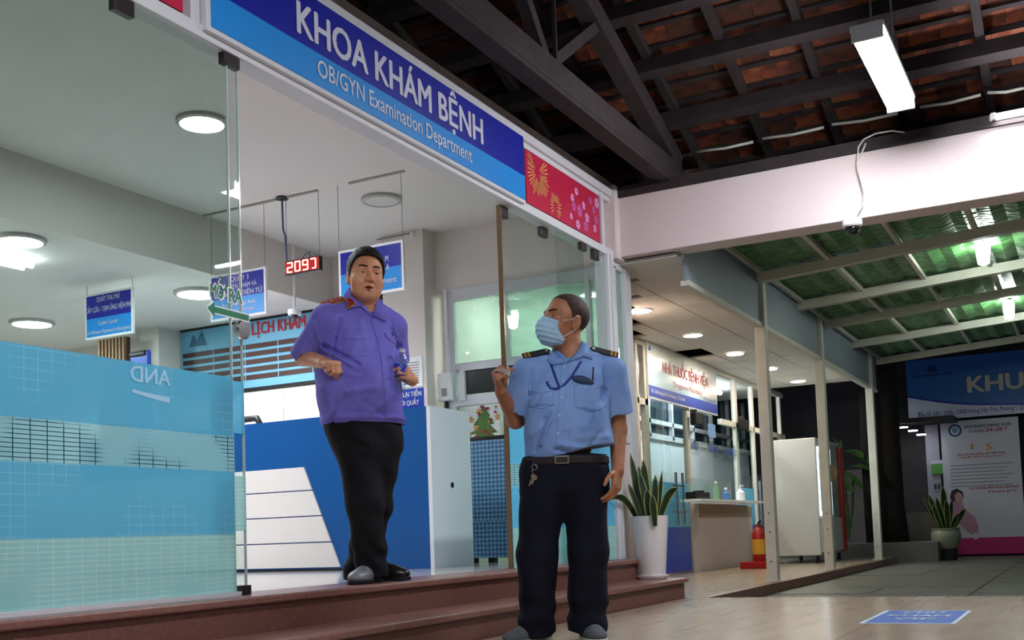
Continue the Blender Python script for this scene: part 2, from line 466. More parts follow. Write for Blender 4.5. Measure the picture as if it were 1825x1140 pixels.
# main sign
SGY = 3.055
sg = empty('department_sign', (4.75, SGY, 2.62), 'long blue sign reading KHOA KHÁM BỆNH over the glass entrance', 'sign')
sL, sR_, sB, sT = onY(SGY, 368.4, 50)[0], onY(SGY, 937.5, 363)[0], onY(SGY, 937.5, 363.7)[2], onY(SGY, 933.4, 240)[2]
box('frame', (sL, SGY, sB), (sR_, YS + .0, sT), 'alu', sg, bevel=.004)
spl = onY(SGY, 934, 314)[2]
box('upper_sheet', (sL + .025, SGY - .004, spl), (sR_ - .012, SGY + .001, sT - .02), 'blue_dark', sg)
box('lower_sheet', (sL + .025, SGY - .004, sB + .022), (sR_ - .012, SGY + .001, spl), 'blue_mid', sg)
mat('sign_letter', '#d6d8e6', .45)
k0 = onY(SGY - .005, 530, 56); k1 = onY(SGY - .005, 860.5, 257); k2 = onY(SGY - .005, 858.5, 211)
text('KHOA KHÁM BỆNH', (k0[0], SGY - .005, (k1[2])), (1, 0, 0), (0, 0, 1), k2[2] - k1[2], 'sign_letter', sg, width=k1[0] - k0[0], bold=.03)
k0 = onY(SGY - .005, 566, 132); k1 = onY(SGY - .005, 841, 290); k2 = onY(SGY - .005, 757, 213); k3 = onY(SGY - .005, 758, 245)
text('OB/GYN Examination Department', (k0[0], SGY - .005, k1[2] - .0), (1, 0, 0), (0, 0, 1), .085, 'sign_letter', sg, width=k1[0] - k0[0], bold=.014)

# ---------------------------------------------------------------- glass front
FB = [(.30, .545, 'film_grid_pale'), (.545, .80, 'film_solid'), (.80, .945, 'film_grid_dark'), (.945, 1.19, 'film_solid')]
def pane(name, x0, x1, y, z0=.31, z1=2.56, film=None, mats='glass_clear', bands=FB):
    w = struct(empty(name, ((x0 + x1) / 2, y, z0)))
    box('pane', (x0, y, z0), (x1, y + .01, z1), mats, w)
    if film:
        for a, b, m in bands:
            MB().box((film[0], y - .0025, a), (film[1], y - .0015, b)).build('film_band', m, w)
    return w
w1 = pane('window_1', 1.0, 3.418, YS, film=(1.0, 3.418))
box('sill', (-1, YS - .02, .295), (3.43, YS + .03, .312), 'alu', w1)
d1 = pane('door_1', 2.1, 3.55, YS + .06, film=(3.35, 3.55), bands=[(.56, .79, 'film_grid_pale'), (.97, 1.19, 'film_solid')])
hp = onY(YS + .055, 428, 588)
MB().lathe((hp[0], YS + .03, hp[2]), [(.0, 0), (.036, 0), (.042, .006), (.042, .022), (.03, .026), (.03, .012), (.0, .012)], 28, 'Y').build('finger_pull', 'chrome', d1, smooth='auto')
for (e0, yy_, par_) in ((3.418, YS, w1), (3.55, YS + .06, d1)): MB().box((e0 - .001, yy_ - .0005, .31), (e0 + .004, yy_ + .0105, 2.56)).build('edge_strip', mat('glass_rim', '#cfe0da', .12, spec=.7), par_)
# door stop
box('guide_block', (3.44, YS - .01, .296), (3.50, YS + .06, .335), 'clamp', d1, bevel=.003)
# lettering on the pane: MO RA + arrow
lp = empty('opening_notice', onY(YS - .004, 405, 560), 'green MỞ RA lettering with arrow stuck on the sliding glass', 'sticker')
def glass_text(t, px0, py0, px1, py1, h):
    a = onY(YS - .005, px0, py0); b = onY(YS - .005, px1, py1)
    r = Vector(b) - Vector(a); ln = r.length; r.normalize(); up = Vector((0, 0, 1))
    text(t, a + np.array([-.004, 0, -.004]), r, up, h + .008, 'white', lp, width=ln + .01, bold=.07, thick=.0002)
    text(t, a, r, up, h, 'green_text', lp, width=ln, bold=.02, thick=.0016)
glass_text('MO', 375, 528, 398, 533, .058)
for sc, m_, y_ in ((.0025, 'white', .0015), (0, 'green_text', -.003)):   # horn and hook of the letter
    q = onY(YS - .004, 398.5, 512); w_ = .0045 + sc
    MB().tube([q + np.array([-.004, y_, -.012]), q + np.array([.008, y_, -.004]), q + np.array([.010, y_, .012])], w_ * .8, 8).build('letter_horn', m_, lp)
    q = onY(YS - .004, 391, 501)
    MB().tube([q + np.array([-.010, y_, .014]), q + np.array([.004, y_, .020]), q + np.array([.010, y_, .010]), q + np.array([.0, y_, .0]), q + np.array([.0, y_, -.010])], w_ * .7, 8).build('letter_hook', m_, lp)
glass_text('RA', 408, 537, 431, 541, .058)
def arrow(sc, m, dy):
    tip = onY(YS - .005, 369, 548); end = onY(YS - .005, 443, 567)
    d = Vector(end) - Vector(tip); L_ = d.length; d.normalize(); u = Vector((0, 0, 1)); u = (u - d * u.dot(d)).normalized()
    t = Vector(tip) - d * (sc * .9); e = Vector(end) + d * sc * .6
    hw, sw = .031 + sc, .0125 + sc * .6; hl = .042
    pts = [t, t + d * hl + u * hw, t + d * hl + u * sw, e + u * sw, e - u * sw, t + d * hl - u * sw, t + d * hl - u * hw]
    MB().prism([p + Vector((0, dy, 0)) for p in pts], (0, -.0006, 0)).build('arrow', m, lp)
arrow(.009, 'white', 0); arrow(0, 'green_text', -.001)
# mirrored lettering on the film
ml = empty('mirrored_sticker', onY(YS - .004, 268, 690), 'pale mirrored AND lettering with swoosh on the cyan window film', 'sticker')
mat('pale_blue_print', '#a8d8f2', .5)
a = onY(YS - .004, 303, 688); b = onY(YS - .004, 233, 690)
text('AND', a, (-1, 0, 0), (0, 0, 1), .062, 'pale_blue_print', ml, width=abs(a[0] - b[0]), bold=.03, thick=-.002)
p0 = onY(YS - .004, 236, 693); p1 = onY(YS - .004, 302, 698)
sw = [(p0[0] + (p1[0] - p0[0]) * t, YS - .004, p0[2] - .012 * math.sin(t * 1.5)) for t in np.linspace(0, 1, 9)]
MB().prism(sw + [(x, y, z - .012 - .012 * i / 8) for i, (x, y, z) in list(enumerate(sw))[::-1]], (0, -.0006, 0)).build('swoosh', 'pale_blue_print', ml)
# right hand leaves
w2 = pane('window_2', 6.62, 7.44, YS, film=(6.62, 7.44))
d2 = pane('door_2', 5.93, 7.2, YS + .06, film=(5.93, 7.2))
MB().box((5.918, YS + .05, .3), (5.93, YS + .08, 2.56)).build('edge_strip', mat('bronze_edge', '#8a7358', .2, metal=.6), d2)
MB().box((5.935, YS + .058, .3), (5.945, YS + .07, 2.56)).build('edge_strip', mat('edge_pale', '#b8c4bb', .15, spec=.6), d2)
for i, (px, py, par) in enumerate([(222, 8, w1), (413, 104, w1), (914, 374, d2), (985, 410, d2), (1041, 437, w2), (1063, 454, w2)]):
    p = onY(YS - .01, px, py)
    yy = YS if par in (w1, w2) else YS + .06
    MB().box((p[0] - .048, yy - .012, p[2] - .035), (p[0] + .048, yy + .022, 2.565)).build('clamp', 'clamp', par, bevel=.003)
# white posts at the corner, glazed return under the beam
co = struct(empty('trim_corner_post', (7.5, YS, FZ)))
box('post', (7.44, YS - .03, FZ), (7.56, YS + .08, 2.60), 'alu', co, bevel=.004)
box('post', (7.47, YS - .045, .3), (7.50, YS - .03, 2.57), 'alu', co)
box('pier', (7.58, YS - .05, 2.56), (7.80, YS + .2, 3.13), 'beam_plaster', co, bevel=.01)
w3 = struct(empty('window_3', (8.0, YS, 1.0)))
xr = onY(YS, 1122, 500)[0]
box('frame', (7.56, YS, 2.50), (xr, YS + .06, 2.585), 'alu', w3, bevel=.003)
box('frame', (7.56, YS, .30), (7.66, YS + .06, 2.52), 'alu', w3, bevel=.003)
box('frame', (xr - .13, YS - .01, .30), (xr, YS + .07, 2.585), 'alu', w3, bevel=.003)
box('frame', (7.56, YS, 1.17), (xr, YS + .06, 1.25), 'alu', w3, bevel=.003)
box('pane', (7.66, YS + .025, 1.25), (xr - .13, YS + .033, 2.5), 'glass_green', w3)
struct(box('wall_low', (7.56, YS + .01, .2), (xr + .0, YS + .16, 1.18), 'beam_plaster'))
# pipe/end wall behind the return
struct(box('wall_return', (xr - .12, YS + .07, 1.2), (xr + .0, YS + .16, 3.1), 'beam_plaster'))

# ---------------------------------------------------------------- beam
XB = 7.66
bm_ = struct(box('beam', (XB, -8, 2.585), (XB + .22, YS - .03, 3.04), 'beam_plaster', bevel=.006))
wp = struct(box('beam_wall_plate', (XB - .02, -8, 3.04), (XB + .24, YS + .3, 3.12), 'timber'))
# ---------------------------------------------------------------- tiled roof on dark timber
PT = .363
def zr(x): return 3.37 + PT * (7.99 - x)          # top of the truss chord
rf = struct(empty('roof', (7, 1.5, 3.5)))
sl = Vector((1, 0, -PT)).normalized(); nr = Vector((PT, 0, 1)).normalized()
for x in (4.53, 5.06, 5.58, 6.10, 6.63, 7.125, 7.66):
    z = zr(x) + .06
    MB().bar((x, -7, z), (x, 5.2, z), .085, .12, nr).build('purlin', 'timber', rf)
for k in range(22):
    y = 3.11 + .53 * 2 - .53 * k
    a = Vector((3.6, y, zr(3.6))) + nr * .155; b = Vector((8.7, y, zr(8.7))) + nr * .155
    MB().bar(a, b, .055, .07, nr).build('rafter', 'timber', rf)
RS = .186
for i in range(26):
    x = 8.55 - i * RS; c = Vector((x, 0, zr(x))) + nr * .20
    MB().bar((c.x, -7, c.z), (c.x, 5.2, c.z), .035, .022, nr).build('batten', 'timber', rf)
tme = None; rest = MB(); rt = random.Random(5)
def tile_mb(x, y):
    c = Vector((x, y, zr(x))) + nr * .236; t = (sl * 1 - nr * .10).normalized(); n = Vector((0, 1, 0)).cross(t) * -1
    if n.z < 0: n = -n
    b = MB(); hw, hl, th = .0985, .125, .008
    u = Vector((0, 1, 0))
    b.hexa([c - u * hw - t * hl - n * th, c + u * hw - t * hl - n * th, c + u * hw + t * hl - n * th, c - u * hw + t * hl - n * th,
            c - u * hw - t * hl + n * th, c + u * hw - t * hl + n * th, c + u * hw + t * hl + n * th, c - u * hw + t * hl + n * th])
    # nib that hooks over the batten and the raised side rib
    q = c - t * .085 - n * .018
    b.hexa([q - u * .025 - t * .012 - n * .012, q + u * .025 - t * .012 - n * .012, q + u * .025 + t * .012 - n * .012, q - u * .025 + t * .012 - n * .012,
            q - u * .025 - t * .012 + n * .012, q + u * .025 - t * .012 + n * .012, q + u * .025 + t * .012 + n * .012, q - u * .025 + t * .012 + n * .012])
    return b
for i in range(28):
    x = 8.62 - i * RS
    for j in range(-18, 26):
        y = j * .2 + (.1 if i % 2 else 0)
        if 5.75 < x and -.2 < y < 3.6:
            if tme is None:
                tme = []
                for mm in ('terracotta', 'terracotta_pale', 'terracotta_dark'):
                    o = tile_mb(x, y).build('roof_tile', mm, rf); tme.append(o.data)
                    bpy.data.objects.remove(o)
                t0 = (x, y)
            o = bpy.data.objects.new('roof_tile', rt.choice([tme[0], tme[0], tme[1], tme[2], tme[2]])); COL.objects.link(o); o.parent = rf
            dx = x - t0[0]
            o.location = (dx, y - t0[1], -PT * dx + rt.uniform(-.006, .006)); ORG[o.name] = ORG[rf.name]
        else:
            b = tile_mb(x, y); rest.add(b.v, b.f)
o = rest.build('roof_tile_field', 'terracotta_dark', rf); o['kind'] = 'stuff'
a = Vector((3.2, 0, zr(3.2))) + nr * .31; b = Vector((8.8, 0, zr(8.8))) + nr * .31
MB().hexa([(a.x, -7, a.z), (b.x, -7, b.z), (b.x, 5.3, b.z), (a.x, 5.3, a.z), (a.x, -7, a.z + .02), (b.x, -7, b.z + .02), (b.x, 5.3, b.z + .02), (a.x, 5.3, a.z + .02)]).build('roof_lining', 'black_soft', rf)
def truss(yc):
    t = struct(empty('roof_truss', (5, yc, 3.09)))
    box('tie_beam', (1.0, yc - .08, 3.12), (7.9, yc + .08, 3.275), 'timber', t, bevel=.004)
    box('tie_beam_plate', (1.0, yc - .075, 3.09), (7.9, yc - .0, 3.12), 'timber', t)
    MB().bar((7.95, yc, zr(7.95) - .075), (2.0, yc, zr(2.0) - .075), .12, .15, nr).build('top_chord', 'timber', t)
    MB().bar((5.70, yc - .06, 3.13), (5.70, yc - .06, 4.2), .022, .022).build('king_rod', 'clamp', t)
    MB().bar((5.72, yc, 3.28), (6.52, yc, 3.86), .07, .07).build('strut', 'timber', t)
    MB().bar((5.66, yc, 3.28), (4.7, yc, 4.4), .07, .07).build('strut', 'timber', t)
    return t
truss(2.69)
# white conduit along the wall plate
for (p0, p1) in [((1242, 270), (1342, 253)), ((1359, 247), (1468, 227)), ((1483, 222), (1600, 202)), ((1640, 191), (1748, 169)), ((1760, 165), (1825, 157))]:
    a = onX(7.95, *p0); b = onX(7.95, *p1); mid = (a + b) / 2 + np.array([0, 0, -.012])
    MB().tube([a, mid, b], .011, 8).build('conduit', 'cable_white', rf, smooth=True)

# batten lamp under the roof
mat('lamp_white', '#ffffff', .4, emit='#f4f6ff', estr=E_TUBE)
mat('lamp_body', '#b9bbbd', .5)
def batten_lamp(x0, x1, y, z, label, axis='X'):
    L_ = empty('batten_lamp', ((x0 + x1) / 2, y, z), label, 'lamp')
    box('diffuser', (x0 + .02, y - .08, z - .06), (x1 - .02, y + .08, z), 'lamp_white', L_, bevel=.025)
    box('housing', (x0, y - .088, z), (x1, y + .088, z + .03), 'lamp_body', L_, bevel=.006)
    box('end_cap', (x0, y - .082, z - .062), (x0 + .02, y + .082, z), 'lamp_body', L_)
    box('end_cap', (x1 - .02, y - .082, z - .062), (x1, y + .082, z), 'lamp_body', L_)
    return L_
bl = batten_lamp(5.92, 7.10, .905, 3.13, 'bright white batten lamp hanging under the tiled roof')
for x in (6.1, 6.9):
    MB().tube([(x, .905, 3.16), (x, .905, zr(x) + .0)], .006, 6).build('hanger', 'grey_wire', bl)
for (xa, ya_, lab) in [(1.2, .905, 'added white batten lamp, out of view, under the roof in front of the cyan window film'), (1.2, -2.2, 'added white batten lamp, out of view, under the roof over the open tile floor')]:  # unseen lamps, added to brighten the people and the window film
    bl2 = batten_lamp(xa, xa + 1.18, ya_, 3.13, lab)
    for x in (xa + .18, xa + .98): MB().tube([(x, ya_, 3.16), (x, ya_, 4.6)], .006, 6).build('hanger', 'grey_wire', bl2)
mat('tube_white', '#ffffff', .4, emit='#f4f6ff', estr=E_TUBE * .8)
tl = empty('tube_lamp', (XB - .04, .0, 3.06), 'white tube lamp along the top of the plaster beam', 'lamp')
p = onX(XB - .05, 1775, 207)
MB().tube([(XB - .05, p[1], p[2]), (XB - .05, p[1] - 1.15, p[2])], .016, 12).build('tube', 'tube_white', tl, smooth='auto')
box('batten', (XB - .03, p[1] + .04, p[2] - .02), (XB - .002, p[1] - 1.2, p[2] + .025), 'lamp_body', tl)
box('socket', (XB - .075, p[1] + .03, p[2] - .02), (XB - .02, p[1], p[2] + .02), 'white', tl, bevel=.004)
# dome camera with cables on the beam
cp = onX(XB - .05, 1519, 400)
dc = empty('dome_camera', cp, 'white dome security camera under the plaster beam', 'camera')
MB().lathe((cp[0], cp[1], cp[2]), [(.0, .035), (.062, .035), (.066, .025), (.066, -.01), (.056, -.02), (.0, -.02)], 28).build('base', 'white', dc, smooth='auto')
MB().lathe((cp[0], cp[1], cp[2] - .02), [(.05, 0), (.047, -.02), (.034, -.04), (.015, -.05), (.0, -.051)], 24).build('dome', mat('dome_black', '#101012', .08, spec=.6), dc, smooth=True)
pts = [onX(XB - .03, *q) for q in [(1525, 388), (1538, 365), (1540, 345), (1535, 325), (1530, 307), (1528, 285), (1530, 262), (1540, 248), (1560, 238), (1590, 233), (1612, 236)]]
MB().tube(pts, .006, 6).build('cable', 'cable_white', dc, smooth=True)
pts = [onX(XB - .03, *q) for q in [(1529, 307), (1527, 290), (1535, 275), (1543, 255)]]
MB().tube(pts, .006, 6).build('cable', 'cable_white', dc, smooth=True)

# ---------------------------------------------------------------- green sheet canopy
cn = struct(empty('roof_canopy', (12, 1, 2.8)))
def zc(y): return 2.80 + .06 * (2.61 - y)
m = bpy.data.materials.new('leaf_sheet'); m.use_nodes = True; MATS['leaf_sheet'] = m
nt = m.node_tree; N = nt.nodes; L = nt.links; b = N['Principled BSDF']
tc = N.new('ShaderNodeTexCoord'); mp = N.new('ShaderNodeMapping'); mp.inputs['Scale'].default_value = (16, 6, 6); mp.inputs['Rotation'].default_value = (0, 0, .5)
L.new(tc.outputs['Object'], mp.inputs[0])
vo = N.new('ShaderNodeTexVoronoi'); vo.inputs['Scale'].default_value = 1.6; L.new(mp.outputs[0], vo.inputs[0])
rp_ = N.new('ShaderNodeValToRGB'); e = rp_.color_ramp.elements; e[0].position = .1; e[0].color = lin('#1e3a22'); e[1].position = .62; e[1].color = lin('#5f9a5c')
L.new(vo.outputs['Distance'], rp_.inputs[0]); L.new(rp_.outputs[0], b.inputs['Base Color'])
b.inputs['Roughness'].default_value = .35
bp = N.new('ShaderNodeBump'); bp.inputs['Strength'].default_value = .8; bp.inputs['Distance'].default_value = .02
L.new(vo.outputs['Distance'], bp.inputs['Height']); L.new(bp.outputs[0], b.inputs['Normal'])
bars = [8.3, 9.95, 11.5, 12.8, 14.45, 16.2]; ribs = [2.565, 1.955, 1.345, .735, .125, -.485, -1.095, -1.705]
for x in bars:
    w = .09 if x in (11.5, 9.95) else .07
    a = (x, 2.61, zc(2.61) + .0); c = (x, -4, zc(-4))
    MB().bar(a, c, w, .09).build('bar', 'steel_white', cn)
for y in ribs:
    MB().bar((7.8, y, zc(y) + .045), (16.3, y, zc(y) + .045), .04, .045).build('rib', 'steel_white', cn)
xs = [7.75] + bars[1:]
for i in range(len(xs) - 1):
    for j in range(len(ribs) - 1):
        y0, y1 = ribs[j] + .0, ribs[j + 1]
        b_ = MB(); n = 12; vs = []; fs = []
        for k in range(n + 1):
            y = y0 + (y1 - y0) * k / n; zz = zc(y) + .075 + .012 * math.sin(k / n * 6 * math.pi)
            vs += [(xs[i] + .005, y, zz), (xs[i + 1] - .005, y, zz)]
        for k in range(n): fs.append((2 * k, 2 * k + 1, 2 * k + 3, 2 * k + 2))
        b_.add(vs, fs).build('roof_sheet', 'leaf_sheet', cn)
mat('fascia', '#8d98a3', .45, var=.12, vscale=2)
struct(box('trim_soffit', (7.84, 2.62, 2.55), (7.90, 3.1, 2.60), 'panel_white'))
struct(box('trim_fascia', (7.87, 2.61, 2.38), (16.1, 2.64, 2.85), 'fascia'))
struct(box('trim_eave', (7.87, 2.595, 2.345), (16.1, 2.66, 2.385), 'steel_white'))
# posts
for i, x in enumerate((10.0, 12.45, 15.58)):
    p = struct(empty('canopy_post', (x, 2.62, 0)))
    box('shaft', (x - .05, 2.57, 0), (x + .05, 2.67, 2.84), 'steel_white', p, bevel=.006)
    box('foot_plate', (x - .07, 2.55, 0), (x + .07, 2.69, .008), 'steel_white', p)
    for zz in (.18, .45, .62): MB().lathe((x - .05, 2.62, zz), [(0, -.004), (.008, -.004), (.008, 0)], 8, 'X').build('bolt', 'clamp', p)
mat('bulb', '#ffffff', .4, emit='#f2fff4', estr=E_BULB)
def canopy_lamp(px, py, x, label):
    p = onX(x, px, py)
    cl = empty('canopy_lamp', p, label, 'lamp', 'lamps under the green canopy')
    MB().lathe(p, [(.0, .10), (.05, .10), (.062, .05), (.058, -.02), (.048, -.10), (.02, -.115), (.0, -.115)], 20).build('bulb', 'bulb', cl, smooth='auto')
    MB().lathe(p + np.array([0, 0, .1]), [(.0, 0), (.045, 0), (.035, .05), (.0, .05)], 16).build('socket', 'clamp', cl, smooth='auto')
    MB().tube([p + np.array([0, 0, .14]), p + np.array([-.02, .02, .0 + (zc(p[1]) - p[2])])], .008, 6).build('stem', 'clamp', cl)
canopy_lamp(1752, 450, 10.7, 'bright canopy lamp nearer to the plaster beam')
canopy_lamp(1798, 551, 13.6, 'bright canopy lamp farther down the green canopy')

# ---------------------------------------------------------------- pharmacy
YP, ZP = 4.2, 2.55
cp_ = struct(empty('ceiling_pharmacy', (12, 3.3, ZP)))
pm = None; hole = onZ(ZP, 1226, 626)
for i in range(14):
    for j in range(3):
        x0 = 7.75 + i * .6; y0 = 2.64 + j * .6; w = .592; d = min(.595, YP + .3 - y0, 3.24 + (x0 - 7.96) * .3624 - y0)
        if d < .05: continue
        if abs(x0 + .3 - hole[0]) < .31 and abs(y0 + .3 - hole[1]) < .31: continue
        z = ZP + random.uniform(-.002, .002)
        box('ceiling_panel', (x0, y0, z), (x0 + w, y0 + d - .005, z + .012), 'panel_white', cp_)
for i in range(15): box('tee_bar', (7.75 + i * .6 - .012, 2.64, ZP + .012), (7.75 + i * .6 + .009, min(4.2, 3.2 + i * .21), ZP + .02), 'tbar', cp_)
for j in range(1, 3): box('tee_bar', (7.75 if j == 1 else 9.0, 2.64 + j * .6 - .012, ZP + .012), (16.1, 2.64 + j * .6 + .009, ZP + .02), 'tbar', cp_)
MB().prism([(7.8, 2.64, ZP + .022), (9.3, 2.64, ZP + .022), (9.3, 3.66, ZP + .022), (7.96, 3.18, ZP + .022)], (0, 0, .01)).build('ceiling_backing', 'panel_white', cp_)
box('plenum', (9.3, 2.64, ZP + .35), (16.2, 4.4, ZP + .4), 'black_soft', cp_)
box('plenum_back', (10.9, 4.3, ZP + .06), (16.2, 4.4, ZP + .4), 'black_soft', cp_)
mat('lamp_warm', '#ffffff', .4, emit='#fff3df', estr=E_PHARM)
for k, (px, py) in enumerate([(1141, 553), (1235, 597), (1310, 630), (1371, 657), (1422, 679)]):
    p = onZ(ZP - .004, px, py)
    d = empty('downlight', p, ['round downlight of the pharmacy ceiling beside the corner post', 'second round downlight along the pharmacy ceiling', 'middle round downlight in the pharmacy ceiling row', 'fourth round downlight along the pharmacy ceiling', 'farthest round downlight of the pharmacy ceiling row'][k], 'downlight', 'pharmacy ceiling downlights')
    MB().lathe((p[0], p[1], ZP - .012), [(.0, .0), (.095, .0), (.095, .008), (.0, .008)], 28).build('diffuser', 'lamp_warm', d)
    MB().lathe((p[0], p[1], ZP - .012), [(.096, .0), (.112, .002), (.112, .011), (.096, .011)], 28).build('ring', 'white', d, smooth='auto')
def Pp(px, py, y=YP): return onY(y, px, py)
x0 = Pp(1131, 690)[0]; xe = Pp(1392, 720)[0]
wf = struct(empty('window_4', ((x0 + xe) / 2, YP, 0)))
def ps(px, w=.06): x = Pp(px, 760)[0]; box('mullion', (x - w / 2, YP - .03, 0), (x + w / 2, YP + .03, ZP), 'steel_white', wf, bevel=.003)
for px in (1135, 1150, 1223, 1310, 1340, 1389): ps(px, .09 if px in (1150, 1223, 1310) else .06)
for (pa, pb, py, h) in [(1131, 1150, 705, .07), (1280, 1392, 745, .07)]:
    a = Pp(pa, 700); b = Pp(pb, 700); z = 1.88
    box('transom', (a[0], YP - .03, z - h / 2), (b[0], YP + .03, z + h / 2), 'steel_white', wf, bevel=.003)
box('transom', (x0, YP - .035, ZP - .06), (xe, YP + .035, ZP), 'steel_white', wf)
for (pa, pb) in [(1152, 1221), (1225, 1308), (1312, 1338), (1342, 1387)]:
    box('pane', (Pp(pa, 760)[0] + .03, YP - .004, .02), (Pp(pb, 760)[0] - .03, YP + .004, ZP - .06), 'glass_plain', wf)
# pharmacy sign
s0 = Pp(1148, 709); s1 = Pp(1272, 741)
ph = empty('pharmacy_sign', ((s0[0] + s1[0]) / 2, YP - .05, s0[2]), 'white pharmacy sign with red NHÀ THUỐC BỆNH VIỆN lettering', 'sign')
zb, zt = 1.93, ZP - .005
mat('sign_white', '#dfe4e2', .25, spec=.5); mat('sign_wave', '#b5d3e2', .25, spec=.5)
box('board', (s0[0], YP - .055, zb), (s1[0], YP - .03, zt), 'sign_white', ph)
box('blue_strip', (s0[0] + .01, YP - .058, zb + .02), (s1[0] - .01, YP - .054, zb + .14), 'blue_strip', ph)
wv = [(s0[0] + .01, zb + .14), (s1[0] - .01, zb + .14)] + [(s1[0] - .01 - (s1[0] - s0[0] - .02) * t, zb + .17 + .22 * t * t) for t in np.linspace(0, 1, 14)]
MB().prism([(x, YP - .0555, z) for x, z in wv], (0, -.001, 0)).build('wave_print', 'sign_wave', ph)
tx = s0[0]; W_ = s1[0] - s0[0]
text('NHÀ THUỐC BỆNH VIỆN', (tx + W_ * .19, YP - .056, zb + .33), (1, 0, 0), (0, 0, 1), .125, 'red_text', ph, width=W_ * .66, bold=.03)
text('Drugstore Pharmacy', (tx + W_ * .33, YP - .056, zb + .20), (1, 0, 0), (0, 0, 1), .065, 'red_text', ph, width=W_ * .42)
text('Đạt Chuẩn GPP', (tx + W_ * .77, YP - .057, zb + .152), (1, 0, 0), (0, 0, 1), .042, 'blue_dark', ph, width=W_ * .21)
text('Đ/c: 243A Hoàng Văn Thụ, Phuòng 1, Q.Tân Bình', (tx + W_ * .03, YP - .0585, zb + .065), (1, 0, 0), (0, 0, 1), .04, 'white', ph, width=W_ * .45)
text('BỆNH VIỆN PHỤ SẢN', (tx + W_ * .07, YP - .056, zt - .055), (1, 0, 0), (0, 0, 1), .03, 'red_text', ph, width=W_ * .36) if False else None
MB().prism([(tx + .04, YP - .056, zt - .09), (tx + .12, YP - .056, zt - .09), (tx + .085, YP - .056, zt - .02)], (0, -.001, 0)).build('logo_print', 'blue_strip', ph)
# door with chrome handles, blue lower film
def glass_door(nm, pa, pb):
    a = Pp(pa, 900)[0]; b = Pp(pb, 900)[0]
    d = struct(empty(nm, ((a + b) / 2, YP - .04, 0)))
    box('pane', (a, YP - .045, .02), (b, YP - .035, 1.86), 'glass_plain', d)
    MB().box((a, YP - .048, .02), (b, YP - .0465, .53)).build('film_band', mat('film_blue', '#2152c4', .3), d)
    MB().box((a, YP - .048, .53), (b, YP - .0465, 1.03)).build('film_band', 'film_solid', d)
    return d, a, b
dA, a, b = glass_door('door_3', 1152, 1222)
dB, a2, b2 = glass_door('door_4', 1312, 1339)
def handle(d, px):
    x = Pp(px, 880)[0]
    MB().tube([(x, YP - .11, .55), (x, YP - .11, 1.14)], .016, 10).build('handle', 'chrome', d, smooth='auto')
    for z in (.70, .99): MB().tube([(x - .12, YP - .11, z), (x + .1, YP - .11, z)], .010, 8).build('handle_bracket', 'chrome', d)
handle(dA, 1189); handle(dA, 1201); handle(dB, 1341)
# dispensing kiosk
k0 = Pp(1231, 950)[0]; k1 = Pp(1329, 950)[0]
kb = struct(empty('wall_kiosk', ((k0 + k1) / 2, YP, 0)))
box('base', (k0, YP - .10, 0), (k1, YP + .3, .80), 'beam_plaster', kb)
box('band', (k0 + .04, YP - .112, .64), (k1 - .04, YP - .1, .78), mat('tan', '#a5957f', .7), kb)
shf = empty('kiosk_shelf', ((k0 + k1) / 2, YP - .2, .80), 'narrow white shelf under the dispensing window', 'shelf')
box('slab', (Pp(1231, 890, YP - .2)[0], YP - .32, .81), (Pp(1344, 890, YP - .2)[0], YP - .08, .84), 'white_gloss', shf)
def on_shelf(px): return onY(YP - .2, px, 885)[0]
def bottle(px, r, h, m, label, nm='dispenser_bottle', pump=False):
    x = on_shelf(px); y = YP - .2; z = .84
    e_ = empty(nm, (x, y, z), label, 'bottle')
    MB().lathe((x, y, z), [(0, 0), (r, 0), (r, h * .7), (r * .45, h * .85), (r * .4, h), (0, h)], 16).build('body', m, e_, smooth='auto')
    if pump: MB().tube([(x, y, z + h), (x, y, z + h + .04), (x + .07, y - .02, z + h + .035)], .008, 8).build('pump', m, e_)
    else: MB().lathe((x, y, z + h), [(0, 0), (r * .5, 0), (r * .5, .03), (0, .03)], 12).build('cap', 'white', e_)
bottle(1320, .055, .16, 'white', 'white pump bottle at the end of the kiosk shelf', pump=True)
bottle(1277, .035, .2, mat('green_pack', '#7fae8a', .5), 'slim green and white bottle on the kiosk shelf')
bottle(1294, .04, .13, mat('blue_pack', '#4f7fc0', .5), 'small blue bottle on the kiosk shelf')
bx = on_shelf(1246)
tb = empty('card_tray', (bx, YP - .2, .84), 'low black tray on the kiosk shelf', 'tray')
box('tray', (bx - .3, YP - .26, .84), (bx + .22, YP - .14, .92), 'black', tb)
box('divider', (bx - .02, YP - .262, .92), (bx + .0, YP - .14, .94), 'black', tb)
pb_ = empty('acrylic_screen', (on_shelf(1275), YP - .15, .84), 'clear acrylic screen standing on the kiosk shelf', 'screen')
box('sheet', (on_shelf(1240), YP - .135, .842), (on_shelf(1312), YP - .129, 1.09), 'glass_plain', pb_)
# pharmacy inside
pw = struct(empty('wall_pharmacy', (14, 5.4, 0)))
mat('wall_cool', '#dfe6ee', .8)
box('lower', (11.0, 5.4, 0), (19.3, 5.5, 1.8), 'wall_cool', pw)
box('rail', (11.0, 5.36, 1.78), (19.3, 5.42, 1.86), 'alu', pw); box('rail', (11.0, 5.36, 2.0), (19.3, 5.42, 2.06), 'alu', pw)
for k in range(9): box('stile', (11.4 + k * .95, 5.36, 1.8), (11.46 + k * .95, 5.42, 2.7), 'alu', pw)
box('dark_glazing', (11.0, 5.43, 1.8), (19.3, 5.5, 2.8), mat('night_glass', '#2b3b49', .15, spec=.5), pw)
struct(box('floor_pharmacy_inside', (10.5, 4.9, -.1), (19.3, 5.5, 0), 'tile_beige'))
struct(box('ceiling_pharmacy_inside', (10.8, 4.24, 2.56), (17.2, 5.5, 2.6), 'ceiling_paint'))
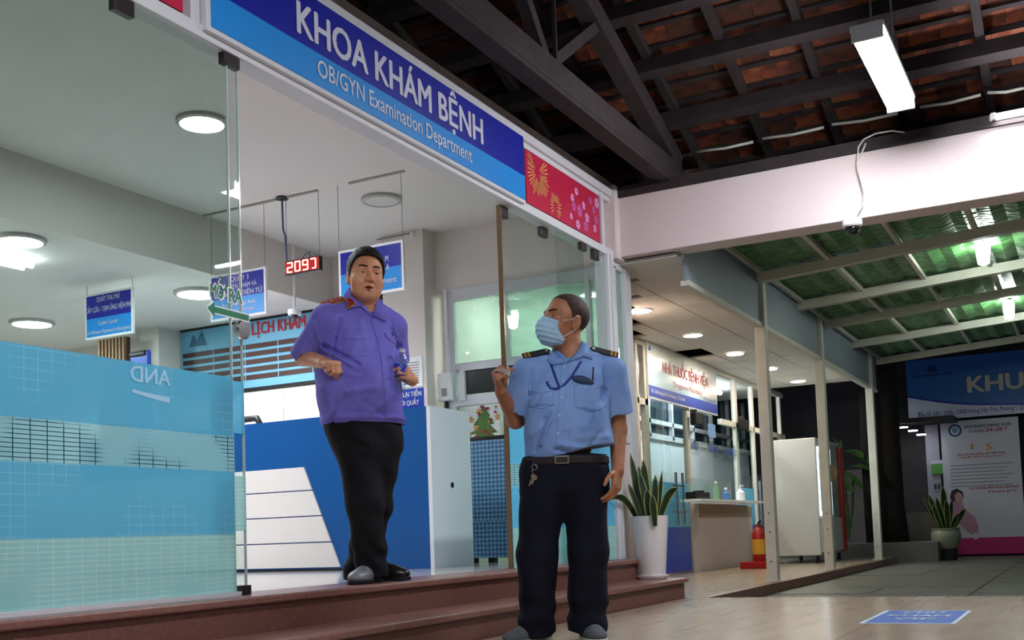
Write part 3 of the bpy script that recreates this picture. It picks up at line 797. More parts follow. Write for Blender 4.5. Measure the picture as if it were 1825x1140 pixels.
mat('shop_lamp', '#ffffff', .4, emit='#eef4ff', estr=E_SHOP * 5)
for k, px in enumerate((1290, 1330)):
    x = 13.2 + k * 2
    sl_ = empty('shop_tube', (x, 4.8, 2.52), ['white tube lamp inside the pharmacy above the dispensing window', 'white tube lamp inside the pharmacy above the far door'][k], 'lamp')
    MB().tube([(x - .6, 4.8, 2.51), (x + .6, 4.8, 2.51)], .03, 10).build('tube', 'shop_lamp', sl_)
    box('batten', (x - .62, 4.77, 2.53), (x + .62, 4.83, 2.56), 'lamp_body', sl_)
for k, (t, px, py, w) in enumerate([('NỘP TOA', 1226, 800, 16), ('THU TIỀN', 1261, 805, 17), ('GIAO THUỐC', 1291, 809, 20)]):
    a = Pp(px, py); b = Pp(px + w, py)
    g = empty('window_lettering', a, ['blue NỘP TOA lettering on the pharmacy window', 'blue THU TIỀN lettering on the pharmacy window', 'blue GIAO THUỐC lettering on the pharmacy window'][k], 'sticker')
    box('backing', (a[0] - .04, YP - .008, a[2] - .06), (b[0] + .04, YP - .006, a[2] + .14), 'glass_plain', g)
    text(t, (a[0], YP - .009, a[2]), (1, 0, 0), (0, 0, 1), .085, 'blue_strip', g, width=b[0] - a[0], bold=.01)
np_ = empty('price_notice', Pp(1268, 768), 'blue price notice stuck on the pharmacy window', 'notice')
a = Pp(1262, 778); b = Pp(1273, 757)
box('sheet', (a[0], YP - .012, a[2]), (b[0], YP - .009, b[2]), mat('notice_blue', '#7fa6d8', .5), np_)
for (px, py, lab) in [(1242, 747, 'black loudspeaker under the pharmacy sign'), (1326, 757, 'black loudspeaker beside the white canopy post')]:
    p = Pp(px, py, YP - .1)
    sp = empty('loudspeaker', p, lab, 'loudspeaker')
    box('cabinet', (p[0] - .14, YP - .13, p[2] - .075), (p[0] + .14, YP - .06, p[2] + .07), 'black_soft', sp, bevel=.01)
    box('bracket', (p[0] - .03, YP - .1, p[2] + .06), (p[0] + .03, YP - .03, p[2] + .12), 'clamp', sp)
    box('grille', (p[0] - .12, YP - .134, p[2] - .06), (p[0] + .12, YP - .13, p[2] + .055), 'black', sp)

# vending machine
vy0, vy1 = 3.12, 3.84; vx0, vx1 = 14.5, 16.0
vt = onX(vx0, 1385, 784)[2]
vm = empty('vending_machine', ((vx0 + vx1) / 2, (vy0 + vy1) / 2, 0), 'white vending machine with red trimmed lit front, side panel towards the steps', 'vending machine')
box('cabinet', (vx0, vy0 + .04, .10), (vx1, vy1, vt), mat('vend_white', '#c9c9c6', .4), vm, bevel=.01)
mat('vend_light', '#ffffff', .4, emit='#eaf6ff', estr=E_SHOP * .22)
box('display', (vx0 + .06, vy0 + .025, .62), (vx0 + .80, vy0 + .042, vt - .12), 'vend_light', vm)
for k in range(6):
    z = .68 + k * (vt - .86) / 6
    for q in range(5):
        x = vx0 + .1 + q * .12
        MB().lathe((x, vy0 + .018, z), [(0, 0), (.03, 0), (.03, .11), (.014, .14), (.014, .16), (0, .16)], 10).build('can', mat('can_%d' % (q % 3), ['#4f8fb5', '#9fb9c4', '#6e9a8e'][q % 3], .4), vm)
box('door_frame', (vx1 - .2, vy0 - .01, .12), (vx1, vy0 + .06, vt - .06), mat('vend_red', '#b1352b', .4), vm, bevel=.008)
box('lower_panel', (vx0 + .02, vy0 + .01, .14), (vx1 - .14, vy0 + .04, .58), mat('vend_grey', '#b4b8bb', .4), vm)
box('poster', (vx0 + .2, vy0 + .004, .28), (vx0 + .42, vy0 + .01, .5), mat('vend_poster', '#8a4a42', .5), vm)
box('door_glass', (vx0 + .02, vy0, .6), (vx1 - .14, vy0 + .006, vt - .03), 'glass_plain', vm)
for (x, y) in [(vx0 + .08, vy0 + .1), (vx1 - .08, vy0 + .1), (vx0 + .08, vy1 - .08), (vx1 - .08, vy1 - .08)]:
    MB().lathe((x, y, 0), [(0, 0), (.03, 0), (.02, .1), (0, .1)], 10).build('foot', 'black', vm)
# wooden sign leaning on the middle post
p = onX(12.52, 1476, 843)
pq = empty('round_plaque', p, 'rounded pale wooden plaque fixed to the middle canopy post', 'plaque')
MB().lathe((12.52, p[1], p[2]), [(0, 0), (.1, 0), (.1, .02), (0, .02)], 28, 'X').build('disc', mat('pale_wood', '#b49a72', .6, var=.2, vscale=8, stretch=(1, 1, 8)), pq)
box('screw', (12.512, p[1] - .006, p[2] - .006), (12.522, p[1] + .006, p[2] + .006), 'clamp', pq)
# extinguisher
ep = onZ(0, 1354, 1009)
ep = np.array([13.1, onX(13.1, 1354, 1000)[1], 0])
fe = empty('fire_extinguisher', ep, 'red fire extinguisher in a red floor tray behind the post', 'extinguisher')
mat('fire_red', '#a01d1a', .3)
MB().lathe((ep[0], ep[1], .07), [(0, 0), (.075, 0), (.08, .02), (.08, .34), (.05, .41), (.025, .43), (.025, .46), (0, .46)], 20).build('cylinder', 'fire_red', fe, smooth='auto')
MB().lathe((ep[0], ep[1], .17), [(.0805, 0), (.0815, 0), (.0815, .18), (.0805, .18)], 20).build('label', mat('label_yellow', '#d8a23a', .5), fe)
MB().bar((ep[0], ep[1], .54), (ep[0] - .06, ep[1] - .05, .57), .02, .02).build('valve', 'black', fe)
MB().tube([(ep[0], ep[1], .53), (ep[0], ep[1] - .09, .5), (ep[0], ep[1] - .1, .3)], .012, 8).build('hose', 'black', fe)
box('tray', (ep[0] - .16, ep[1] - .2, 0), (ep[0] + .16, ep[1] + .2, .085), 'fire_red', fe, bevel=.01)
# ---------------------------------------------------------------- far end of the yard
XK = 18.7
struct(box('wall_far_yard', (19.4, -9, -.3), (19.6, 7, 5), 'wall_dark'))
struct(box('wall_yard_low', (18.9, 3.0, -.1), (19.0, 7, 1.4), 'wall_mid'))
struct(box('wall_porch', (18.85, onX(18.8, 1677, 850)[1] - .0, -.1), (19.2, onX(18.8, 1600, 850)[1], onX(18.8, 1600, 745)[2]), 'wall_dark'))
kh = empty('clinic_sign', (XK, 1.5, 2.1), 'blue and white sign beginning KHU hung across the far yard', 'sign')
tl_ = onX(XK, 1613.8, 644); bl_ = onX(XK, 1622.5, 751); yl = tl_[1]; yr = -1.2
mat('khu_blue', '#1d5fa8', .4); mat('khu_white', '#cfcfdc', .5)
zb, zt = bl_[2], tl_[2]
box('board', (XK, yr, zb), (XK + .06, yl, zt), 'khu_blue', kh)
cur = [(yl - (yl - yr) * t, zb + .42 * (zt - zb) * ((1 - t * 1.6) ** 2 * .42 + .5 * .6)) for t in np.linspace(0, 1, 20)]
cur = []
for px, py in [(1620, 708), (1640, 712), (1665, 716), (1700, 720), (1740, 722), (1780, 722), (1825, 721)]:
    q = onX(XK, px, py); cur.append((q[1], q[2]))
cur[0] = (yl, cur[0][1]); cur += [(cur[-1][0] - .5, cur[-1][1] + .0), (yr, cur[-1][1] + .12)]
MB().prism([(XK - .002, y, z) for y, z in cur] + [(XK - .002, yr, zb), (XK - .002, yl, zb)], (-.002, 0, 0)).build('white_field', 'khu_white', kh)
MB().prism([(XK - .003, y, z) for y, z in cur] + [(XK - .003, y, z + .03) for y, z in cur[::-1]], (-.002, 0, 0)).build('navy_line', 'blue_dark', kh)
a = onX(XK, 1726, 699); b = onX(XK, 1824, 692); c = onX(XK, 1728, 670)
text('KHU', (XK - .006, a[1], a[2]), (0, -1, 0), (0, 0, 1), (c[2] - a[2]) * 1.0, mat('khu_letter', '#c9c4ae', .5), kh, width=a[1] - b[1], bold=.045)
a = onX(XK, 1637, 743); b = onX(XK, 1824, 729)
text('Địa chỉ: 243 - 243A - 243B Hoàng Văn Thụ, Phuòng 1, Q', (XK - .006, a[1], a[2]), (0, -1, 0), (0, 0, 1), .075, 'blue_dark', kh, width=a[1] - b[1], bold=.004)
a = onX(XK, 1652, 662); b = onX(XK, 1672, 660)
MB().prism([(XK - .004, a[1], a[2]), (XK - .004, b[1], a[2]), (XK - .004, b[1] + .06, a[2] + .1), (XK - .004, (a[1] + b[1]) / 2, a[2] + .06), (XK - .004, a[1] - .06, a[2] + .1)], (-.002, 0, 0)).build('logo_print', mat('logo_navy', '#123061', .5), kh)
a = onX(XK, 1630, 671); b = onX(XK, 1698, 664)
box('logo_line', (XK - .005, a[1], a[2] - .008), (XK - .002, b[1], a[2] + .008), 'logo_navy', kh)
# banner with pregnancy notice
XN = 18.55
bn = empty('notice_banner', (XN, 1.5, -.08), 'tall white maternity notice banner with magenta foot at far right', 'banner')
q = [onX(XN, 1675, 752), onX(XN, 1818, 742), onX(XN, 1830, 987), onX(XN, 1706, 988)]
yl2 = q[0][1]; yr2 = onX(XN, 1822, 860)[1]
zt2 = q[0][2]; zb2 = q[3][2]
mat('banner_white', '#b9bcc6', .6); mat('magenta', '#a81e62', .5); mat('ink', '#3a3a48', .6); mat('orange_ink', '#c98a3a', .6); mat('ink_red', '#a8242c', .6); mat('ink_pale', '#8b8d97', .6)
box('sheet', (XN, yr2, zb2), (XN + .02, yl2, zt2), 'banner_white', bn)
zm = onX(XN, 1770, 957)[2]
box('foot_band', (XN - .003, yr2, zb2), (XN, yl2, zm), 'magenta', bn)
def btext(t, px0, py0, px1, py1, h, m, bold=.01):
    a = onX(XN, px0, py0); b = onX(XN, px1, py1)
    text(t, (XN - .004, a[1], a[2]), (0, -1, 0), (0, 0, 1), h, m, bn, width=a[1] - b[1], bold=bold)
btext('BẠN ĐANG MANG THAI', 1719, 763, 1801, 757, .045, 'ink', .02)
btext('O TUẦN', 1727, 771, 1754, 769, .04, 'ink', .02)
btext('24-28 ?', 1757, 769, 1794, 766, .06, 'ink_red', .03)
btext('1', 1731, 801, 1734, 801, .1, 'orange_ink', .02); btext('5', 1758, 801, 1767, 800, .1, 'orange_ink', .04)
btext('phụ nữ mang thai tại Việt Nam', 1706, 812, 1792, 805, .035, 'ink_red', .01)
btext('mắc Đái tháo đuòng thai kỳ', 1711, 817, 1788, 811, .035, 'ink_red', .0)
for k in range(7):
    a = onX(XN, 1694, 831 + k * 6.2); b = onX(XN, 1806 - (k % 3) * 8, 823 + k * 6.2)
    MB().box((XN - .003, a[1], a[2]), (XN - .001, b[1], a[2] + .015)).build('print_line', 'ink_pale', bn)
btext('DỰ PHÒNG ĐÁI THÁO ĐUÒNG', 1728, 872, 1816, 868, .035, 'ink_red', .02)
btext('THAI KỲ', 1760, 878, 1812, 876, .035, 'ink_red', .02)
# circular emblem
c = onX(XN, 1702, 767)
MB().lathe((XN - .003, c[1], c[2]), [(.07, 0), (.10, 0), (.10, .002), (.07, .002)], 28, 'X').build('emblem_ring', 'logo_navy', bn)
MB().lathe((XN - .003, c[1], c[2]), [(.0, 0), (.045, 0), (.045, .002), (.0, .002)], 20, 'X').build('emblem_core', mat('emblem_blue', '#5d83b0', .5), bn)
# seated figure printed on the banner
def blob(pts, m, nm='figure_print', dx=0):
    MB().prism([(XN - .003 - dx, *onX(XN, *p_)[1:]) for p_ in pts], (-.001, 0, 0)).build(nm, m, bn)
blob([(1692, 905), (1700, 892), (1712, 893), (1722, 908), (1738, 922), (1744, 940), (1742, 955), (1728, 950), (1712, 935), (1700, 930)], mat('print_pink', '#a87a92', .6))
blob([(1693, 885), (1696, 874), (1705, 870), (1715, 875), (1718, 885), (1712, 888), (1702, 893), (1696, 895)], mat('print_hair', '#33242b', .6), dx=.001)
blob([(1701, 882), (1708, 876), (1716, 882), (1715, 892), (1708, 897), (1703, 892)], mat('print_skin', '#b08d86', .6), dx=.002)
c = onX(XN, 1739, 955)
MB().lathe((XN - .006, c[1], c[2]), [(0, 0), (.05, 0), (.05, .002), (0, .002)], 20, 'X').build('dot_print', 'banner_white', bn)
btext('OI', 1816, 978, 1824, 977, .09, 'banner_white', .02) if False else None
# pillar with green box
pp = struct(empty('pillar_yard', (18.7, onX(18.7, 1668, 860)[1], 0)))
ya, yb = onX(18.75, 1656, 870)[1], onX(18.75, 1680, 870)[1]
box('shaft', (18.62, yb, -.1), (18.9, ya, onX(18.7, 1660, 752)[2]), mat('pillar_lilac', '#9b96a4', .7), pp)
gb = empty('green_leaflet_box', onX(18.6, 1670, 835), 'small clear leaflet box with green card on the far pillar', 'box')
a = onX(18.6, 1661, 845); b = onX(18.6, 1681, 826)
box('tray', (18.57, b[1], a[2]), (18.62, a[1], b[2]), mat('leaflet_green', '#4d8a3c', .5), gb); box('rim', (18.565, b[1], b[2]), (18.62, a[1], b[2] + .06), 'banner_white', gb)
btxt = empty('pillar_notice', onX(18.6, 1668, 868), 'small printed notice on the far pillar below the leaflet box', 'notice')
a = onX(18.6, 1664, 875); b = onX(18.6, 1677, 858)
box('sheet', (18.61, b[1], a[2]), (18.619, a[1], b[2]), 'ink_pale', btxt)
for yy in (.25, .7):
    yv = a[1] + (b[1] - a[1]) * yy
    box('print_line', (18.607, yv - .02, a[2] + .03), (18.611, yv + .02, b[2] - .03), 'ink', btxt)
# low block, planter, trunk
lb = struct(box('wall_block', (17.95, onX(17.95, 1668, 930)[1], -.1), (18.5, onX(17.95, 1608, 930)[1], onX(17.95, 1620, 913)[2]), mat('concrete', '#77726c', .85, var=.25, vscale=5)))
struct(box('trim_planter', (16.6, onX(16.6, 1672, 980)[1], -.1), (17.9, 4.6, onX(16.6, 1600, 967)[2]), 'wall_mid'))
tr = empty('tree_trunk', onX(17.4, 1590, 965), 'dark tree trunk rising from the grey planter', 'tree')
MB().tube([onX(17.4, 1598, 972), onX(17.4, 1590, 900), onX(17.4, 1584, 820), onX(17.4, 1578, 740), onX(17.4, 1572, 640)], [.2, .18, .19, .2, .21], 14).build('trunk', mat('bark', '#1c1713', .9, var=.4, vscale=12, bump=.5, bscale=30), tr, smooth=True)
MB().tube([onX(17.4, 1575, 660), onX(17.3, 1590, 630), onX(17.2, 1610, 610)], [.1, .07, .05], 8).build('branch', 'bark', tr)
t2 = empty('thin_trunk', onX(16.5, 1548, 960), 'thin dark trunk behind the last canopy post', 'tree')
MB().tube([onX(17.0, 1556, 966), onX(17.0, 1549, 880), onX(17.0, 1543, 780), onX(17.0, 1540, 700)], [.1, .085, .085, .08], 10).build('trunk', 'bark', t2, smooth=True)
# downlights of the dark porch, seen small
mat('porch_lamp', '#ffffff', .4, emit='#f2f4ff', estr=6)
for k, (px, py) in enumerate([(1610, 762), (1627, 768), (1642, 775)]):
    p = onX(18.2, px, py)
    g = empty('porch_light', p, ['first small oval light of the dark porch', 'middle small oval light of the dark porch', 'third small oval light of the dark porch beside the pillar'][k], 'light', 'porch lights')
    MB().lathe((p[0], p[1], p[2]), [(0, 0), (.07, 0), (.07, .012), (0, .012)], 16).build('diffuser', 'porch_lamp', g)
    MB().lathe((p[0], p[1], p[2] + .012), [(0, 0), (.08, 0), (.08, .012), (0, .012)], 16).build('rim', 'wall_mid', g)
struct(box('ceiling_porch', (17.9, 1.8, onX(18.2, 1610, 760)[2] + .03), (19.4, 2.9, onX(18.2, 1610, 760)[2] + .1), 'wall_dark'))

# ---------------------------------------------------------------- plants
def leaf_strip(b, base, tip, w, bend, n=8, nrm=None, fold=.15):
    base = Vector(base); tip = Vector(tip); d = tip - base; L_ = d.length; d.normalize()
    nrm = Vector(nrm) if nrm is not None else Vector((-.88, -.47, 0))
    s = d.cross(nrm).normalized(); nn = s.cross(d)
    vs = []; fs = []
    for i in range(n + 1):
        t = i / n; c = base + d * L_ * t + Vector(bend) * math.sin(t * math.pi) * .5
        ww = w * (.55 + .9 * t) * (1 - t ** 3.2) ** .8 if t < 1 else 0.0
        ww = max(ww, .0008)
        vs += [c - s * ww + nn * ww * fold, c - s * ww * .78 + nn * ww * fold * .5, c, c + s * ww * .78 + nn * ww * fold * .5, c + s * ww + nn * ww * fold]
    for i in range(n):
        for k in range(4): fs.append((i * 5 + k, i * 5 + k + 1, i * 5 + k + 6, i * 5 + k + 5))
    return vs, fs
mat('leaf_dark', '#24401f', .4, var=.45, vscale=30, col2='#101f10', stretch=(1, 1, .3))
mat('leaf_edge', '#9aa04a', .45)
mat('soil', '#2a211a', .95, bump=.6, bscale=60)
def snake_plant(name, label, leaves, pot_fn, dep_axis):
    pl = empty(name, pot_fn['base'], label, 'plant', None)
    pot_fn['build'](pl)
    for (b0, tip, w, bend) in leaves:
        vs, fs = leaf_strip(None, b0, tip, w, bend)
        mb = MB(); mb.add(vs, fs)
        o = mb.build('leaf', 'leaf_dark', pl, smooth=True)
        o.data.materials.append(M('leaf_edge'))
        for i, p in enumerate(o.data.polygons):
            if i % 4 in (0, 3): p.material_index = 1
        md = o.modifiers.new('thick', 'SOLIDIFY'); md.thickness = .003
    return pl
pc = onZ(.145, 1163, 1024); DP = 7.60
pc = np.array([DP, onX(DP, 1161, 1000)[1], .0])
pz0 = .146
def pot1(pl):
    zt = onX(DP, 1158, 919)[2]; r1 = abs(onX(DP, 1126, 925)[1] - onX(DP, 1189, 925)[1]) / 2 * .97; r0 = r1 * .74
    MB().lathe((pc[0], pc[1], pz0), [(0, .02), (r0, .02), (r0 * 1.03, .05), (r1, zt - pz0 - .03), (r1, zt - pz0), (r1 - .02, zt - pz0), (r1 - .03, zt - pz0 - .03), (0, zt - pz0 - .03)], 40).build('pot', mat('pot_white', '#e3dcd8', .35, spec=.4), pl, smooth='auto')
    MB().lathe((pc[0], pc[1], pz0), [(0, 0), (r0 * 1.05, 0), (r0 * 1.2, .02), (r0 * 1.2, .028), (0, .028)], 32).build('saucer', 'pot_white', pl, smooth='auto')
    MB().lathe((pc[0], pc[1], zt - .035), [(0, 0), (r1 - .03, 0), (r1 - .03, .006), (0, .008)], 24).build('soil', 'soil', pl)
lv = []
for (bx, tx, ty, w, dd, bnd) in [(1150, 1123, 806, 0.032, -.03, -.03), (1154, 1138, 830, 0.038, .04, 0), (1156, 1146, 818, 0.038, -.05, 0), (1162, 1138, 838, 0.029, -.09, 0), (1165, 1168, 845, 0.032, .06, 0), (1170, 1180, 838, 0.019, .1, 0), (1145, 1120, 862, 0.023, -.08, .02), (1147, 1132, 842, 0.032, .0, 0), (1172, 1208, 868, 0.032, -.02, .07), (1140, 1085, 890, 0.029, .0, .10), (1160, 1152, 870, 0.035, -.1, 0), (1167, 1162, 880, 0.029, -.12, 0)]:
    b0 = onX(DP + dd, bx, 922); tp = onX(DP + dd * 1.2, tx, ty)
    if tx == 1085: tp = onX(DP - .3, tx, ty)
    lv.append((b0 + np.array([0, 0, -.06]), tp, w, (0, 0, bnd * 2)))
snake_plant('snake_plant', 'snake plant in a tall white pot beside the step end', lv, {'base': (pc[0], pc[1], pz0), 'build': pot1}, 'X')
D2 = 17.0
pc2 = onX(D2, 1688, 990)
def pot2(pl):
    zt = onX(D2, 1688, 941)[2]; z0 = -.08
    MB().lathe((pc2[0], pc2[1], z0), [(0, 0), (.14, 0), (.15, .17), (.0, .17)], 28).build('stand', mat('stand_dark', '#20262a', .7), pl, smooth='auto')
    MB().lathe((pc2[0], pc2[1], z0 + .17), [(0, 0), (.14, 0), (.2, .12), (.21, .22), (.185, zt - z0 - .2), (.2, zt - z0 - .18), (.2, zt - z0 - .165), (.17, zt - z0 - .19), (0, zt - z0 - .19)], 32).build('pot', mat('pot_ceramic', '#8a907f', .3), pl, smooth='auto')
    MB().lathe((pc2[0], pc2[1], zt - .03), [(0, 0), (.17, 0), (.17, .006), (0, .008)], 24).build('soil', 'soil', pl)
lv = []
for (bx, tx, ty, w, dd) in [(1675, 1645, 884, .03, -.05), (1680, 1655, 882, .05, .05), (1684, 1668, 886, .05, 0), (1686, 1680, 866, .06, .05), (1690, 1686, 890, .05, -.08), (1692, 1696, 890, .04, .1), (1698, 1720, 906, .05, 0), (1678, 1662, 898, .045, -.1), (1695, 1708, 915, .04, -.1)]:
    b0 = onX(D2 + dd, bx, 942); lv.append((b0, onX(D2 + dd, tx, ty), w, (0, 0, .02)))
snake_plant('snake_plant', 'snake plant in a grey ceramic pot before the banner', lv, {'base': (pc2[0], pc2[1], -.08), 'build': pot2}, 'X')
# broad leaved plant behind the vending machine
bp_ = empty('broad_leaf_plant', onX(16.9, 1520, 960), 'broad leaved plant leaning out behind the vending machine', 'plant')
mat('leaf_broad', '#35532a', .4, var=.4, vscale=8)
for (px0, py0, px1, py1, w) in [(1510, 960, 1498, 785, 0), (1512, 960, 1520, 850, 0), (1508, 960, 1510, 900, 0)]:
    MB().tube([onX(16.9, px0, py0), onX(16.9, (px0 + px1) / 2 + 3, (py0 + py1) / 2), onX(16.9, px1, py1)], .018, 8).build('stem', 'leaf_broad', bp_)
for (px0, py0, px1, py1, w, bz) in [(1498, 800, 1475, 778, .08, .1), (1500, 806, 1540, 818, .11, .12), (1502, 838, 1562, 842, .10, .16), (1505, 842, 1538, 872, .07, .1), (1500, 846, 1520, 880, .06, .02), (1520, 815, 1555, 830, .09, .12)]:
    vs, fs = leaf_strip(None, onX(16.9, px0, py0), onX(16.7, px1, py1), w, (0, 0, bz), nrm=(-.3, -.1, .9))
    MB().add(vs, fs).build('leaf', 'leaf_broad', bp_, smooth=True)
# floor sticker
fs_ = empty('floor_sticker', (6.0, .83, 0), 'blue floor sticker reading KHU KHÁM on the beige tiles', 'sticker')
box('sheet', (5.70, .64, .0005), (6.49, 1.05, .0015), mat('floor_blue', '#5c79bb', .35), fs_)
box('border', (5.68, .62, .0002), (6.51, 1.07, .0010), mat('floor_border', '#c3d3e0', .4), fs_)
for i, (t, w) in enumerate([('KHU', .2), ('KHÁM', .3), ('VIP', .2)]):
    text(t, (6.27 - i * .2, .845, .0016), (0, -1, 0), (1, 0, 0), .12, 'floor_border', fs_, width=w, bold=.02, align='C')
# ---------------------------------------------------------------- inside the hall
mat('disc_white', '#ffffff', .4, emit='#f3f8ff', estr=E_DISC)
def disc_lamp(px, py, z, r, label, lit=True):
    p = onZ(z - .02, px, py)
    d = empty('ceiling_disc_lamp', (p[0], p[1], z), label, 'lamp', 'round ceiling lamps of the hall')
    MB().lathe((p[0], p[1], z - .024), [(0, 0), (r * .84, 0), (r * .84, .016), (0, .016)], 36).build('diffuser', 'disc_white' if lit else mat('disc_off', '#d6d2cd', .5), d)
    MB().lathe((p[0], p[1], z - .03), [(r * .85, 0), (r, .008), (r, .03), (r * .85, .03)], 36).build('rim', mat('rim_grey', '#b5b0ab', .5), d, smooth='auto')
disc_lamp(360, 220, 3.10, .155, 'lit round lamp on the upper hall ceiling beside the sliding glass')
disc_lamp(680, 358, 3.10, .155, 'unlit round lamp on the upper hall ceiling above the counter sign', lit=False)
disc_lamp(36, 430, 2.645, .17, 'lit round lamp on the lower ceiling above the tube lamp')
disc_lamp(57, 577, 2.645, .20, 'lit round lamp on the lower ceiling just above the cyan film')
disc_lamp(353, 524, 2.645, .2, 'far lit round lamp on the lower ceiling beside the MỞ RA lettering')
p = onZ(2.62, 22, 473)
ht = empty('twin_tube_lamp', (p[0], p[1], 2.62), 'twin tube lamp on the lower ceiling cut by the left edge', 'lamp')
mat('tube_hall', '#ffffff', .4, emit='#f3f8ff', estr=E_DISC * .3)
for k in (-.05, .05):
    a = onZ(2.6, 50, 476); MB().tube([(a[0], a[1] + k, 2.6), (a[0] - 1.2, a[1] + k, 2.6)], .016, 10).build('tube', 'tube_hall', ht)
box('batten', (a[0] - 1.2, a[1] - .03, 2.615), (a[0], a[1] + .03, 2.645), 'lamp_body', ht)

# counter
XC = 6.34
yR = onX(XC, 768, 1012)[1]; yL = yR + 3.4; zt = onX(XC, 758, 723.4)[2]
ct = empty('reception_counter', (XC + .3, (yL + yR) / 2, FZ), 'blue reception counter with white slanted boards and white end panel', 'counter')
box('front', (XC, yR, FZ), (XC + .04, yL, zt), 'blue_counter', ct)
box('worktop', (XC + .04, yR + .03, zt - .30), (XC + .6, yL, zt - .26), 'white_gloss', ct)
box('inner_shelf', (XC + .04, yR + .03, FZ + .02), (XC + .58, yR + .06, zt - .3), 'white_gloss', ct)
xE = onY(yR - .03, 845, 1005)[0]
pts = [(XC, FZ), (xE, FZ), (xE, zt - .07)] + [(xE - .07 + .07 * math.cos(t), zt - .07 + .07 * math.sin(t)) for t in np.linspace(0, math.pi / 2, 8)] + [(XC, zt)]
MB().prism([(x, yR, z) for x, z in pts], (0, -.03, 0)).build('end_panel', 'white_gloss', ct)
kp = onY(yR - .031, 806, 864)
MB().lathe((kp[0], yR - .031, kp[2]), [(0, 0), (.02, 0), (.02, -.003), (0, -.003)], 20, 'Y').build('cable_hole', 'black', ct)
rows = [(837, 877), (879, 922), (924, 968), (970, 1012.5)]
zz = [onX(XC, 480, y)[2] for pr in rows for y in pr]
ylb = onX(XC, 200, 900)[1]
def slant(z):  # right end of the boards runs down towards the end panel
    za, zb = onX(XC, 543, 833)[2], onX(XC, 610, 1014)[2]; ya, yb = onX(XC, 543, 833)[1], onX(XC, 610, 1014)[1]
    return ya + (yb - ya) * (z - za) / (zb - za)
for k in range(4):
    z1, z0 = zz[2 * k], zz[2 * k + 1]
    MB().prism([(XC, yL, z0), (XC, slant(z0), z0), (XC, slant(z1), z1), (XC, yL, z1)], (-.014, 0, 0)).build('board', mat('board_white', '#e8e4df', .3), ct)
box('plinth', (XC - .004, slant(FZ), FZ), (XC, yL, FZ + .012), 'black', ct)
# cash notice on the counter
a = onX(XC + .05, 700, 729); b = onX(XC + .05, 757, 690)
cn_ = empty('cash_notice', (XC + .05, (a[1] + b[1]) / 2, zt), 'blue notice standing on the counter top reading KIỂM TRA LẠI TIỀN', 'notice')
c0 = onX(XC + .05, 640, 735); c1 = onX(XC + .05, 755, 724); c2 = onX(XC + .05, 757, 690); c3 = onX(XC + .05, 640, 703)
box('sheet', (XC + .05, c1[1], zt - .0), (XC + .06, c0[1], zt + .14), 'blue_strip', cn_)
box('foot', (XC + .02, c1[1] + .1, zt - .002), (XC + .1, c1[1] + .2, zt + .01), 'blue_strip', cn_)
text('KIỂM TRA LẠI TIỀN', (XC + .049, c1[1] + .015, zt + .085), (0, -1, 0), (0, 0, 1), .034, 'white', cn_, align='R', width=.34, bold=.02)
text('RỜI KHỎI QUẦY', (XC + .049, c1[1] + .035, zt + .025), (0, -1, 0), (0, 0, 1), .034, 'white', cn_, align='R', width=.27, bold=.02)
# things on/behind the counter
wc = struct(empty('wall_back_cabinet', (7.62, 6, FZ)))
zq = onX(7.62, 500, 693)[2]
for k in range(1, 6):
    y = onX(7.62, 505, 720)[1] - .9 * 2 + k * .9
    if y < pil_l - .05: continue
    box('cabinet_door', (7.62, y + .003, FZ), (8.0, y + .897, zq), mat('cab_white', '#e3e3e6', .4), wc)
ch = empty('office_chair', onX(7.3, 459, 760), 'black curved chair top behind the counter', 'chair')
p = onX(7.3, 458, 745)
MB().tube([(7.3, p[1] + .25, p[2] - .1), (7.3, p[1] + .15, p[2] - .0), (7.3, p[1], p[2] + .0), (7.3, p[1] - .06, p[2] - .1)], .03, 10).build('backrest', 'black', ch, smooth=True)
MB().tube([(7.4, p[1] + .08, FZ), (7.4, p[1] + .08, p[2] - .1)], .03, 8).build('column', 'black', ch)
# schedule board
XS = 7.97
tlb = onX(XS, 322, 592); trb = onX(XS, 690, 532); bl0 = onX(XS, 456, 690)
yl3, yr3 = tlb[1], trb[1]; zt3 = tlb[2]; zb3 = bl0[2]
sb = empty('schedule_board', (XS, (yl3 + yr3) / 2, zb3), 'wall schedule board headed LỊCH KHÁM in red on light blue', 'board')
mat('sky_sheet', '#74b4cf', .5); mat('brown_row', '#4a3028', .5); mat('line_cyan', '#7cc3da', .5)
box('frame', (XS, yr3, zb3), (XS + .04, yl3, zt3), 'sky_sheet', sb)
box('top_edge', (XS - .01, yr3, zt3 - .005), (XS + .04, yl3, zt3 + .05), 'black', sb)
box('bottom_edge', (XS - .01, yr3, zb3 - .03), (XS + .04, yl3, zb3), 'black', sb)
zh = onX(XS, 456, 612)[2]
rowh = (zh - zb3 - .05) / 5
for k in range(5):
    z1 = zh - k * rowh
    for c_ in range(6):
        ya = yl3 - .03 - c_ * (yl3 - yr3 - .06) / 6; yb = ya - (yl3 - yr3 - .06) / 6 + .018
        box('schedule_cell', (XS - .006, yb, z1 - rowh + .028), (XS, ya, z1), 'brown_row', sb)
a = onX(XS, 450, 597); b = onX(XS, 545, 583); c = onX(XS, 455, 576)
text('LỊCH KHÁM', (XS - .004, a[1], a[2]), (0, -1, 0), (0, 0, 1), .115, 'red_text', sb, width=a[1] - b[1], bold=.03)
a = onX(XS, 337, 619)
MB().prism([(XS - .003, a[1], a[2]), (XS - .003, a[1] - .24, a[2]), (XS - .003, a[1] - .17, a[2] + .15), (XS - .003, a[1] - .11, a[2] + .05), (XS - .003, a[1] - .06, a[2] + .12)], (-.002, 0, 0)).build('logo_print', mat('logo_slate', '#3d6d8c', .5), sb)
